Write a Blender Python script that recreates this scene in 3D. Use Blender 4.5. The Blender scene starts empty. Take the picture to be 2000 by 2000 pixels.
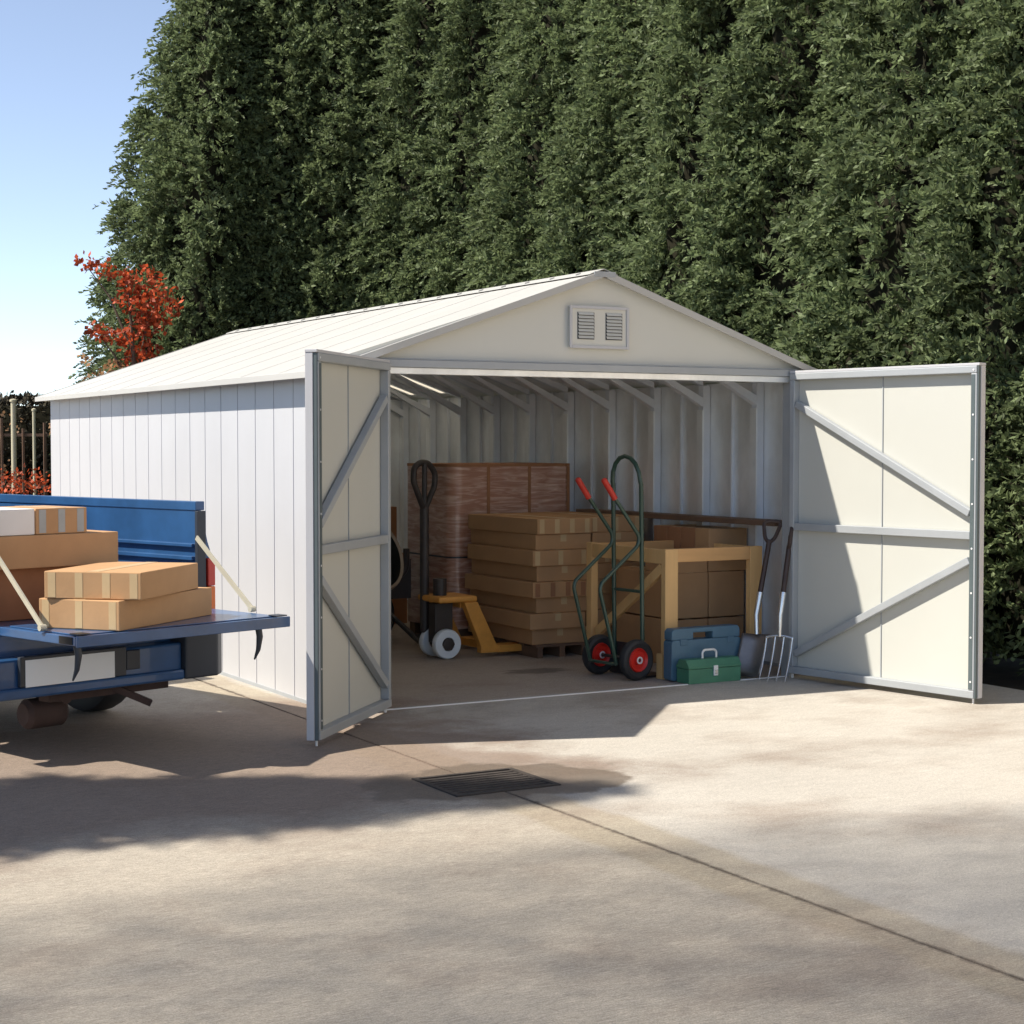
import bpy, bmesh, math, random
import numpy as np
from mathutils import Vector, Matrix
R = math.radians
scn = bpy.context.scene
col = scn.collection

# ---------------------------------------------------------------- camera, sky, sun, exposure
cd = bpy.data.cameras.new("camera"); cam = bpy.data.objects.new("camera", cd); col.objects.link(cam)
cd.sensor_width = 36; cd.lens = 59.9; cd.clip_start = .05; cd.clip_end = 2000
cam.location = (-3.527, -8.113, 1.4)
cam.rotation_euler = (R(90 - 2.271), 0, R(-29.4))
scn.camera = cam
LIGHT = Vector((1, -.335, -1.28)).normalized()          # direction in which the sunlight travels
ELEV = math.asin(-LIGHT.z)
w = bpy.data.worlds.new("World"); scn.world = w; w.use_nodes = True
nt = w.node_tree; nt.nodes.clear()
sky = nt.nodes.new('ShaderNodeTexSky'); sky.sky_type = 'NISHITA'; sky.sun_disc = False
sky.sun_elevation = ELEV; sky.sun_rotation = math.atan2(-LIGHT.x, -LIGHT.y) % (2 * math.pi)
sky.air_density = .85; sky.dust_density = .35; sky.ozone_density = 1.5; sky.altitude = 2500
hsv = nt.nodes.new('ShaderNodeHueSaturation'); hsv.inputs['Saturation'].default_value = .78; hsv.inputs['Value'].default_value = .88
bg = nt.nodes.new('ShaderNodeBackground'); bg.inputs[1].default_value = .12
out = nt.nodes.new('ShaderNodeOutputWorld')
nt.links.new(sky.outputs[0], hsv.inputs['Color']); nt.links.new(hsv.outputs[0], bg.inputs[0]); nt.links.new(bg.outputs[0], out.inputs[0])
ld = bpy.data.lights.new("sun", 'SUN'); ld.energy = 3.9; ld.angle = R(.7); ld.color = (1, .93, .82)
sun = bpy.data.objects.new("sun", ld); col.objects.link(sun)
sun.rotation_euler = LIGHT.to_track_quat('-Z', 'Y').to_euler()
scn.view_settings.view_transform = 'Standard'; scn.view_settings.look = 'None'
scn.view_settings.gamma = 1; scn.view_settings.exposure = 1.0
scn.cycles.max_bounces = 10; scn.cycles.diffuse_bounces = 6

# ---------------------------------------------------------------- materials
def new_mat(name):
    m = bpy.data.materials.new(name); m.use_nodes = True
    return m, m.node_tree, m.node_tree.nodes['Principled BSDF']
def mat(name, rgb, rough=.6, metal=0, var=.15, scale=6, bump=0, bscale=60, spec=.5, stretch=(1, 1, 1), island=0, coat=0):
    m, t, b = new_mat(name); N = t.nodes; L = t.links
    tc = N.new('ShaderNodeTexCoord'); mp = N.new('ShaderNodeMapping'); mp.inputs['Scale'].default_value = stretch
    L.new(tc.outputs['Object'], mp.inputs[0])
    no = N.new('ShaderNodeTexNoise'); no.inputs['Scale'].default_value = scale; no.inputs['Detail'].default_value = 6
    no.inputs['Roughness'].default_value = .62
    L.new(mp.outputs[0], no.inputs[0])
    rp = N.new('ShaderNodeMapRange'); rp.inputs[1].default_value = .25; rp.inputs[2].default_value = .75
    rp.inputs[3].default_value = 1 - var; rp.inputs[4].default_value = 1 + var
    L.new(no.outputs[0], rp.inputs[0])
    src = rp.outputs[0]
    if island:
        g = N.new('ShaderNodeNewGeometry'); r2 = N.new('ShaderNodeMapRange')
        r2.inputs[3].default_value = 1 - island; r2.inputs[4].default_value = 1 + island
        L.new(g.outputs['Random Per Island'], r2.inputs[0])
        mu = N.new('ShaderNodeMath'); mu.operation = 'MULTIPLY'
        L.new(src, mu.inputs[0]); L.new(r2.outputs[0], mu.inputs[1]); src = mu.outputs[0]
    vm = N.new('ShaderNodeVectorMath'); vm.operation = 'SCALE'; vm.inputs[0].default_value = rgb
    L.new(src, vm.inputs['Scale']); L.new(vm.outputs[0], b.inputs['Base Color'])
    b.inputs['Roughness'].default_value = rough; b.inputs['Metallic'].default_value = metal
    b.inputs['Specular IOR Level'].default_value = spec
    b.inputs['Coat Weight'].default_value = coat
    if bump:
        n2 = N.new('ShaderNodeTexNoise'); n2.inputs['Scale'].default_value = bscale; n2.inputs['Detail'].default_value = 4
        L.new(mp.outputs[0], n2.inputs[0])
        bp = N.new('ShaderNodeBump'); bp.inputs['Strength'].default_value = bump; bp.inputs['Distance'].default_value = .01
        L.new(n2.outputs[0], bp.inputs['Height']); L.new(bp.outputs[0], b.inputs['Normal'])
    return m
M = {}
M['groove'] = mat('groove_shadow_gap', (.26, .31, .46), .6, var=.05)
M['white'] = mat('white_sheet', (.50, .50, .515), .42, var=.04, scale=1.5, bump=.12, bscale=3)
M['shade_strip'] = mat('channel_shade_paint', (.09, .115, .12), .5, var=.1)  # flat dark tone standing in for the shade inside the door channel
M['rib'] = mat('bright_zinc_rib', (.74, .79, .86), .5, metal=.1, var=.08, scale=5)
M['cream'] = mat('cream_sheet', (.61, .60, .54), .5, var=.03, scale=1.5, bump=.05, bscale=3)
M['door_in'] = mat('door_inner_sheet', (.52, .52, .475), .5, var=.03, scale=1.5)
M['roof'] = mat('roof_sheet', (.47, .46, .43), .5, var=.04, scale=2)
M['galv'] = mat('galvanised_sheet', (.80, .83, .85), .34, metal=.45, var=.20, scale=3.5, bump=.25, bscale=2.2, stretch=(1, 1, .5))
M['frame'] = mat('zinc_frame', (.36, .38, .395), .5, metal=.1, var=.08, scale=5)
M['card'] = mat('kraft_cardboard', (.48, .285, .145), .8, var=.09, scale=5, bump=.08, bscale=40, spec=.2)
M['card_dk'] = mat('brown_cardboard', (.34, .17, .09), .8, var=.12, scale=5, spec=.2)
M['card_white'] = mat('white_cardboard', (.78, .76, .72), .7, var=.04, scale=5, spec=.3)
M['tape'] = mat('packing_tape', (.56, .40, .215), .45, var=.08, scale=9)
M['tape_bl'] = mat('clear_tape', (.34, .36, .36), .3, var=.1, scale=9)
M['wood'] = mat('pine_wood', (.70, .43, .18), .6, var=.18, scale=7, stretch=(1, 1, .15), bump=.1, bscale=30)
M['woodx'] = mat('pine_rail', (.66, .37, .15), .6, var=.18, scale=7, stretch=(.15, 1, 1), bump=.1, bscale=30)
M['plank'] = mat('dark_plank', (.16, .095, .06), .7, var=.25, scale=6, stretch=(1, .15, 1))
M['blue'] = mat('blue_car_paint', (.024, .082, .20), .34, var=.30, scale=3.5, coat=.4)
M['black'] = mat('black_rubber', (.022, .022, .024), .65, var=.2, scale=10)
m, t, b = new_mat('translucent_roof_sheet'); b.inputs['Base Color'].default_value = (.8, .74, .6, 1); b.inputs['Roughness'].default_value = .4
tb_ = t.nodes.new('ShaderNodeBsdfTranslucent'); tb_.inputs[0].default_value = (.98, .93, .84, 1); mx = t.nodes.new('ShaderNodeMixShader'); mx.inputs[0].default_value = .86
t.links.new(b.outputs[0], mx.inputs[1]); t.links.new(tb_.outputs[0], mx.inputs[2]); t.links.new(mx.outputs[0], t.nodes['Material Output'].inputs[0])
M['rooflight_and_fill'] = m
M['plastic'] = mat('black_plastic', (.03, .035, .045), .45, var=.1)
M['under'] = mat('rusty_underside', (.06, .035, .028), .85, var=.3, scale=9)
M['plate'] = mat('plain_white_plate', (.80, .81, .80), .4, var=.02)
M['lens'] = mat('red_lens', (.55, .03, .015), .2, var=.05, coat=.5)
M['orange_lens'] = mat('orange_lens', (.75, .16, .02), .2, var=.05, coat=.5)
M['strap'] = mat('steel_strap', (.56, .52, .40), .5, metal=.3, var=.1)
M['pt'] = mat('orange_paint', (.66, .30, .055), .45, var=.2, scale=9)
M['darkmetal'] = mat('dark_painted_steel', (.035, .028, .026), .5, var=.2)
M['whub'] = mat('white_nylon', (.70, .76, .80), .4, var=.06)
M['green'] = mat('green_tube_paint', (.030, .066, .046), .35, var=.12, coat=.3)
M['redgrip'] = mat('red_rubber', (.55, .035, .02), .5, var=.1)
M['redrim'] = mat('red_rim_paint', (.60, .025, .015), .35, var=.1)
M['case'] = mat('blue_plastic', (.07, .15, .22), .45, var=.1, scale=12)
M['tbox'] = mat('green_metal_paint', (.055, .20, .12), .4, var=.18, scale=9)
M['chrome'] = mat('bright_steel', (.72, .72, .72), .25, metal=.9, var=.06)
M['chromed'] = mat('worn_steel', (.22, .20, .19), .35, metal=.8, var=.2, scale=12)
M['plated'] = mat('light_alloy', (.80, .80, .80), .35, metal=.2, var=.04)
M['dark_handle'] = mat('dark_wood_handle', (.05, .03, .025), .5, var=.2)
M['mixer'] = mat('pale_mixer_drum', (.30, .235, .17), .6, var=.25, scale=8)
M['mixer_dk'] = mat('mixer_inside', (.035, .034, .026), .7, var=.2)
M['iron'] = mat('cast_iron', (.045, .036, .03), .75, var=.4, scale=25, bump=.3)
M['hole'] = mat('drain_pit', (.02, .017, .015), .95)
def leafy(name, rgb, var, scale, island, tr=.35):
    m = mat(name, rgb, .6, var=var, scale=scale, island=island, spec=.3); t = m.node_tree; b = t.nodes['Principled BSDF']
    tb_ = t.nodes.new('ShaderNodeBsdfTranslucent'); mx = t.nodes.new('ShaderNodeMixShader'); mx.inputs[0].default_value = tr
    t.links.new(b.inputs['Base Color'].links[0].from_socket, tb_.inputs[0]); t.links.new(b.outputs[0], mx.inputs[1]); t.links.new(tb_.outputs[0], mx.inputs[2])
    t.links.new(mx.outputs[0], t.nodes['Material Output'].inputs[0]); return m
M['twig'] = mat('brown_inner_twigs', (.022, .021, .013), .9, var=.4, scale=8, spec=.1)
M['leaf'] = leafy('cypress_leaf', (.150, .190, .088), .34, 1.1, .5, .42)
M['bark'] = mat('bark', (.11, .075, .05), .9, var=.3, scale=12, stretch=(1, 1, .2), bump=.5)
M['red'] = leafy('red_autumn_leaf', (.42, .075, .025), .35, 5, .7)
M['tan'] = leafy('tan_dry_leaf', (.42, .24, .12), .3, 3, .5)
M['broad'] = leafy('broad_leaf', (.10, .14, .04), .3, 3, .4)
M['privet'] = mat('dark_hedge_leaf', (.05, .042, .026), .7, var=.4, scale=2, island=.5, spec=.2)
M['post'] = mat('pale_post_paint', (.50, .46, .32), .7, var=.1)
M['bounce_cream'] = mat('bounce_wall', (.74, .62, .46), .8, var=.06, scale=2)
M['glass'] = mat('dark_window', (.03, .04, .05), .08, var=.02)
M['soil'] = mat('brown_soil', (.12, .085, .06), .95, var=.4, scale=4, bump=.6, bscale=15)
M['rim'] = mat('steel_rim', (.45, .45, .45), .45, metal=.6, var=.1)

# stretch-wrapped carton: brown board under crinkled glossy film, its whitish highlights painted in the colour
m, t, b = new_mat('stretch_wrapped_board'); N = t.nodes; L = t.links
tc = N.new('ShaderNodeTexCoord'); mp = N.new('ShaderNodeMapping'); mp.inputs['Scale'].default_value = (1.2, 1.2, 9)
n1 = N.new('ShaderNodeTexNoise'); n1.inputs['Scale'].default_value = 4; n1.inputs['Detail'].default_value = 8
n1.inputs['Distortion'].default_value = 1.0
rp = N.new('ShaderNodeValToRGB'); e = rp.color_ramp.elements
e[0].position = .42; e[0].color = (.40, .20, .135, 1); e[1].position = .78; e[1].color = (.74, .55, .45, 1)
bp = N.new('ShaderNodeBump'); bp.inputs['Strength'].default_value = .5; bp.inputs['Distance'].default_value = .01
L.new(tc.outputs['Object'], mp.inputs[0]); L.new(mp.outputs[0], n1.inputs[0]); L.new(n1.outputs[0], rp.inputs[0])
L.new(rp.outputs[0], b.inputs['Base Color']); L.new(n1.outputs[0], bp.inputs['Height']); L.new(bp.outputs[0], b.inputs['Normal'])
b.inputs['Roughness'].default_value = .28; b.inputs['Coat Weight'].default_value = .5
M['wrap'] = m

# brushed concrete: streaks across, paler joint band, dark wet patch round the drain, oil stains
def concrete(name, base, rough_amt):
    m, t, b = new_mat(name); N = t.nodes; L = t.links
    g = N.new('ShaderNodeNewGeometry'); P = g.outputs['Position']
    def noise(scale, st=(1, 1, 1), det=6, dist=0, ro=.6):
        mp = N.new('ShaderNodeMapping'); mp.inputs['Scale'].default_value = st; L.new(P, mp.inputs[0])
        n = N.new('ShaderNodeTexNoise'); n.inputs['Scale'].default_value = scale; n.inputs['Detail'].default_value = det
        n.inputs['Distortion'].default_value = dist; n.inputs['Roughness'].default_value = ro
        L.new(mp.outputs[0], n.inputs[0]); return n.outputs[0]
    def mr(s, a, b_, c, d):
        r = N.new('ShaderNodeMapRange'); r.inputs[1].default_value = a; r.inputs[2].default_value = b_
        r.inputs[3].default_value = c; r.inputs[4].default_value = d; L.new(s, r.inputs[0]); return r.outputs[0]
    def op(k, a, b_=None):
        n = N.new('ShaderNodeMath'); n.operation = k
        for i, q in enumerate((a, b_)):
            if q is None: continue
            if isinstance(q, (int, float)): n.inputs[i].default_value = q
            else: L.new(q, n.inputs[i])
        return n.outputs[0]
    streak = noise(6, (2.6, 46, 1), 9, ro=.75); grit = noise(55, (1, 1.8, 1), 6, ro=.8); blotch = noise(.75, det=5); fine = noise(170, (1, 1.6, 1), det=4, ro=.8); mid = noise(9, (1, 2.5, 1), 8)
    f = op('MULTIPLY', mr(streak, .36, .64, 1 - rough_amt, 1 + rough_amt), mr(blotch, .3, .7, .92, 1.06))
    f = op('MULTIPLY', f, op('MULTIPLY', mr(fine, .38, .62, .72, 1.28), mr(grit, .38, .62, .84, 1.16))); f = op('MULTIPLY', f, mr(mid, .3, .7, .93, 1.07))
    sx = N.new('ShaderNodeSeparateXYZ'); L.new(P, sx.inputs[0]); X, Y = sx.outputs[0], sx.outputs[1]
    # band along the joint at x=-.2
    wob = mr(noise(1.3), .3, .7, -.05, .05)
    dj = op('ADD', op('ABSOLUTE', op('ADD', X, .2)), wob)
    band = mr(dj, .14, .19, 1, 0)
    dirt = op('MULTIPLY', mr(op('ADD', op('ABSOLUTE', op('ADD', X, .2)), mr(noise(14, det=8), .3, .7, -.010, .012)), .007, .020, 1, 0), .75)
    # wet patch round the drain
    ex = op('MULTIPLY', op('ADD', X, .12), 1 / .62); ey = op('MULTIPLY', op('ADD', Y, 1.95), 1 / .40)
    rr = op('SQRT', op('ADD', op('MULTIPLY', ex, ex), op('MULTIPLY', ey, ey)))
    rr = op('ADD', rr, mr(noise(2.4), .3, .7, -.3, .3))
    wet = mr(rr, .86, .98, 1, 0)
    # soiled ground left and inside; the yard patch also carries painted shade
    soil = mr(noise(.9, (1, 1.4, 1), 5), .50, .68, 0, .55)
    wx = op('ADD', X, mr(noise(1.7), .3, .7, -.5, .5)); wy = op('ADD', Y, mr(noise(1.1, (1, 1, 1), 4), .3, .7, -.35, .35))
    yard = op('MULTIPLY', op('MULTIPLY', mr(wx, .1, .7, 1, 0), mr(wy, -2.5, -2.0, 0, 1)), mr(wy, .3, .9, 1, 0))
    ox = op('MULTIPLY', op('ADD', X, -1.75), 1 / .22); oy = op('MULTIPLY', op('ADD', Y, -.95), 1 / .12)
    oil = mr(op('ADD', op('SQRT', op('ADD', op('MULTIPLY', ox, ox), op('MULTIPLY', oy, oy))), mr(mid, .3, .7, -.25, .25)), .7, 1.1, .6, 0)
    c0 = N.new('ShaderNodeVectorMath'); c0.operation = 'SCALE'; c0.inputs[0].default_value = base; L.new(f, c0.inputs['Scale'])
    cur = c0.outputs[0]
    def mix(fac, colr, src, k=1):
        mx = N.new('ShaderNodeMix'); mx.data_type = 'RGBA'
        if k != 1: fac = op('MULTIPLY', fac, k)
        L.new(fac, mx.inputs[0]); L.new(src, mx.inputs[6])
        v = N.new('ShaderNodeVectorMath'); v.operation = 'SCALE'; v.inputs[0].default_value = colr; L.new(f, v.inputs['Scale'])
        L.new(v.outputs[0], mx.inputs[7]); return mx.outputs[2]
    cur = mix(band, (.37, .31, .22), cur, .7)
    cur = mix(dirt, (.10, .075, .055), cur)
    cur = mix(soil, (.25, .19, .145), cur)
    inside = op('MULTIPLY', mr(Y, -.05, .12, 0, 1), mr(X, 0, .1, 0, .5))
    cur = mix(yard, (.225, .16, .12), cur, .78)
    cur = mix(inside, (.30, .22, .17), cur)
    cur = mix(wet, (.15, .115, .085), cur, .8)
    cur = mix(oil, (.07, .05, .04), cur)
    L.new(cur, b.inputs['Base Color'])
    L.new(op('SUBTRACT', .88, op('MULTIPLY', wet, .35)), b.inputs['Roughness'])
    h = op('ADD', op('MULTIPLY', streak, 1.0), op('MULTIPLY', fine, .35))
    bp = N.new('ShaderNodeBump'); bp.inputs['Strength'].default_value = .8; bp.inputs['Distance'].default_value = .006
    L.new(h, bp.inputs['Height']); L.new(bp.outputs[0], b.inputs['Normal'])
    return m
M['conc_r'] = concrete('smooth_concrete', (.48, .445, .39), .08)
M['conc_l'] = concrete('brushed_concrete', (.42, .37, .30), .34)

# ---------------------------------------------------------------- mesh helpers
class MB:
    def __init__(s): s.v = []; s.f = []; s.mi = []; s.mats = []
    def _m(s, m):
        m = M[m] if isinstance(m, str) else m
        if m not in s.mats: s.mats.append(m)
        return s.mats.index(m)
    def add(s, vs, fs, m):
        o = len(s.v); s.v += [tuple(v) for v in vs]; k = s._m(m)
        for f in fs: s.f.append([i + o for i in f]); s.mi.append(k)
        return s
    def box(s, x0, x1, y0, y1, z0, z1, m, T=None):
        vs = [Vector((x, y, z)) for z in (z0, z1) for y in (y0, y1) for x in (x0, x1)]
        if T: vs = [T @ v for v in vs]
        return s.add(vs, [(0, 2, 3, 1), (4, 5, 7, 6), (0, 1, 5, 4), (2, 6, 7, 3), (0, 4, 6, 2), (1, 3, 7, 5)], m)
    def bar(s, a, b, w, h, m, up=(0, 0, 1)):
        a = Vector(a); b = Vector(b); d = (b - a).normalized(); u = Vector(up)
        x = d.cross(u)
        if x.length < 1e-4: x = d.cross(Vector((1, 0, 0)))
        x.normalize(); z = x.cross(d).normalized()
        vs = [p + x * sx * w / 2 + z * sz * h / 2 for p in (a, b) for sx, sz in ((-1, -1), (1, -1), (1, 1), (-1, 1))]
        return s.add(vs, [(3, 2, 1, 0), (4, 5, 6, 7), (0, 1, 5, 4), (1, 2, 6, 5), (2, 3, 7, 6), (3, 0, 4, 7)], m)
    def tube(s, pts, r, m, n=12, fil=0, closed=False, cap=True):
        P = [Vector(p) for p in pts]
        if fil: P = fillet(P, fil)
        rs = r if isinstance(r, (list, tuple)) else [r] * len(P)
        rings = []; prev = None
        for i, p in enumerate(P):
            if closed: d = P[(i + 1) % len(P)] - P[i - 1]
            else: d = P[min(i + 1, len(P) - 1)] - P[max(i - 1, 0)]
            d.normalize()
            if prev is None:
                x = d.orthogonal().normalized()
            else:
                x = (prev - d * prev.dot(d)).normalized()
            prev = x; y = d.cross(x)
            rings.append([p + (x * math.cos(2 * math.pi * k / n) + y * math.sin(2 * math.pi * k / n)) * rs[i] for k in range(n)])
        vs = [v for rg in rings for v in rg]; fs = []
        L_ = len(P)
        for i in range(L_ if closed else L_ - 1):
            j = (i + 1) % L_
            for k in range(n): fs.append((i * n + k, i * n + (k + 1) % n, j * n + (k + 1) % n, j * n + k))
        if not closed and cap: fs += [tuple(range(n - 1, -1, -1)), tuple((L_ - 1) * n + k for k in range(n))]
        return s.add(vs, fs, m)
    def lathe(s, prof, m, axis='z', n=32, o=(0, 0, 0), T=None):
        vs = []; fs = []; o = Vector(o)
        for r, h in prof:
            for k in range(n):
                a = 2 * math.pi * k / n; c, d = r * math.cos(a), r * math.sin(a)
                v = {'z': Vector((c, d, h)), 'y': Vector((c, h, -d)), 'x': Vector((h, c, d))}[axis]
                vs.append((T @ v if T else v) + o)
        for i in range(len(prof) - 1):
            for k in range(n): fs.append((i * n + k, i * n + (k + 1) % n, (i + 1) * n + (k + 1) % n, (i + 1) * n + k))
        return s.add(vs, fs, m)
    def prism(s, poly, a, b, m, axis='y'):
        f = {'y': lambda p, h: (p[0], h, p[1]), 'x': lambda p, h: (h, p[0], p[1]), 'z': lambda p, h: (p[0], p[1], h)}[axis]
        n = len(poly); vs = [f(p, a) for p in poly] + [f(p, b) for p in poly]
        fs = [tuple(range(n)), tuple(range(2 * n - 1, n - 1, -1))] + [(i, i + n, (i + 1) % n + n, (i + 1) % n) for i in range(n)]
        return s.add(vs, fs, m)
    def build(s, name, parent=None, bevel=0, smooth=False, fix=True, segs=2):
        me = bpy.data.meshes.new(name); me.from_pydata(s.v, [], s.f)
        for m_ in s.mats: me.materials.append(m_)
        me.polygons.foreach_set('material_index', s.mi)
        if fix:
            bm = bmesh.new(); bm.from_mesh(me); bmesh.ops.recalc_face_normals(bm, faces=bm.faces); bm.to_mesh(me); bm.free()
        if smooth:
            me.polygons.foreach_set('use_smooth', [True] * len(me.polygons))
            me.set_sharp_from_angle(angle=R(40))
        o = bpy.data.objects.new(name, me); col.objects.link(o)
        if parent: o.parent = parent
        if bevel:
            bv = o.modifiers.new('bevel', 'BEVEL'); bv.width = bevel; bv.segments = segs; bv.limit_method = 'ANGLE'; bv.angle_limit = R(40)
        return o
def fillet(P, r, k=6):
    out = [P[0]]
    for i in range(1, len(P) - 1):
        a, p, b = P[i - 1], P[i], P[i + 1]
        d1 = (a - p); d2 = (b - p); q = min(r, d1.length * .48, d2.length * .48)
        s, e = p + d1.normalized() * q, p + d2.normalized() * q
        for j in range(k + 1):
            t = j / k; out.append(s * (1 - t) ** 2 + p * 2 * t * (1 - t) + e * t * t)
    out.append(P[-1]); return out
def thing(name, label, cat, loc=(0, 0, 0), rz=0, group=None):
    o = bpy.data.objects.new(name, None); o.empty_display_size = .1; col.objects.link(o)
    o.location = loc; o.rotation_euler = (0, 0, rz); tag(o, label, cat, group); return o
def tag(o, label=None, cat=None, group=None, kind=None):
    if label: o['label'] = label
    if cat: o['category'] = cat
    if group: o['group'] = group
    if kind: o['kind'] = kind
    return o
def copy_tree(o, parent=None):
    c = o.copy(); col.objects.link(c); c.parent = parent
    for ch in [q for q in bpy.data.objects if q.parent == o]: copy_tree(ch, c)
    return c

# ---------------------------------------------------------------- ground
g = MB(); g.add([(-300, -300, -.12), (300, -300, -.12), (300, 300, -.12), (-300, 300, -.12)], [(0, 1, 2, 3)], 'soil')
tag(g.build('ground'), kind='structure')
def slab(name, rects, m):
    q = MB()
    for x0, x1, y0, y1 in rects: q.box(x0, x1, y0, y1, -.10, 0, m)
    return tag(q.build(name), kind='structure')
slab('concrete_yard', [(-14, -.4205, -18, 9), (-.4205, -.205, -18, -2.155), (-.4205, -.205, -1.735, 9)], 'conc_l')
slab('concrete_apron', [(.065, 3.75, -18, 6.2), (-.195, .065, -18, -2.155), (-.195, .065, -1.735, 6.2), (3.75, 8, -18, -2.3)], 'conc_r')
slab('joint_filler', [(-.204, -.196, -18, -2.155), (-.204, -.196, -1.735, 9)], 'hole').location.z = -.008

dr = thing('drain_cover', 'square iron drain grating set in the concrete in front of the shed', 'drain', (-.1775, -1.945, 0))
q = MB(); q.box(-.24, .24, -.207, -.185, -.1, .005, 'iron'); q.box(-.24, .24, .185, .207, -.1, .005, 'iron')
q.box(-.24, -.218, -.185, .185, -.1, .005, 'iron'); q.box(.218, .24, -.185, .185, -.1, .005, 'iron'); q.build('rim', dr)
q = MB()
for i in range(9):
    y = -.165 + i * .041; q.box(-.218, .218, y - .013, y + .013, -.025, .001, 'iron')
for x in (-.11, 0, .11): q.box(x - .01, x + .01, -.184, .184, -.03, -.004, 'iron')
q.build('grate', dr, bevel=.002)
q = MB(); q.box(-.218, .218, -.185, .185, -.105, -.09, 'hole'); q.build('pit', dr)

# ---------------------------------------------------------------- the shed
W, D, EZ, RZ = 3.2, 5.76, 1.80, 2.35
shed = thing('metal_shed', 'white steel storage shed with low gable roof and open front, filled with boxes', 'shed')
def sheet_wall(name, n, length, place, h=EZ, m='white'):
    """vertical panels with narrow grooves outside and galvanised flanges inside; place maps (along, depth, z)"""
    q = MB(); pw = length / n
    def bx(a0, a1, d0, d1, z0, z1, m_):
        vs = [place(a, d, z) for z in (z0, z1) for d in (d0, d1) for a in (a0, a1)]
        q.add(vs, [(0, 2, 3, 1), (4, 5, 7, 6), (0, 1, 5, 4), (2, 6, 7, 3), (0, 4, 6, 2), (1, 3, 7, 5)], m_)
    for i in range(n):
        bx(i * pw + .0045, (i + 1) * pw - .0045, 0, .004, .02, h, m)
        bx(i * pw + .003, (i + 1) * pw - .003, .0045, .008, .02, h, 'galv')
        if i: bx(i * pw - .006, i * pw + .006, .0085, .030, .02, h, 'rib'); bx(i * pw - .0029, i * pw + .0029, .0035, .008, .02, h, 'groove')
    bx(0, length, -.004, .012, 0, .02, 'frame')
    return q.build(name, shed)
sheet_wall('left_wall', 20, D, lambda a, d, z: (d, a, z))
sheet_wall('right_wall', 20, D, lambda a, d, z: (W - d, a, z))
sheet_wall('back_wall', 11, W - .02, lambda a, d, z: (a + .01, D - d, z))
q = MB()   # gable ends
q.prism([(0.0, EZ), (W, EZ), (W / 2, RZ)], D - .004, D, 'white'); q.build('back_gable', shed)
q = MB()
q.prism([(.004, EZ + .046), (.14, EZ + .046), (W - .14, EZ + .046), (W - .004, EZ + .046), (W / 2, RZ - .005)], -.004, .001, 'cream')
q.prism([(.006, EZ + .046), (W - .006, EZ + .046), (W / 2, RZ - .012)], .0015, .006, 'galv'); q.build('front_gable', shed)
for x0, x1 in ((.0, .235), (2.965, W)):   # narrow front walls beside the doorway
    q = MB(); q.box(x0, x1, -.004, .002, .02, EZ, 'white'); q.box(x0, x1, .0025, .006, .02, EZ, 'galv'); q.build('front_wall', shed)
q = MB()
q.box(-.03, W + .03, -.045, -.0045, EZ + .005, EZ + .045, 'frame'); q.box(-.028, W + .028, -.042, .03, EZ + .0455, EZ + .052, 'frame')
q.box(.236, 2.964, -.03, .028, EZ - .03, EZ + .0045, 'galv')
q.build('header', shed, bevel=.003)
for x in (.235, 2.945):
    q = MB(); q.box(x, x + .022, -.03, .05, 0, EZ - .0305, 'frame'); q.build('door_jamb', shed, bevel=.002)
q = MB(); q.box(.26, 2.94, -.012, -.002, 0, .006, 'plated'); q.box(.26, 2.94, .004, .02, 0, .004, 'frame'); q.build('floor_track', shed)
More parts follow.
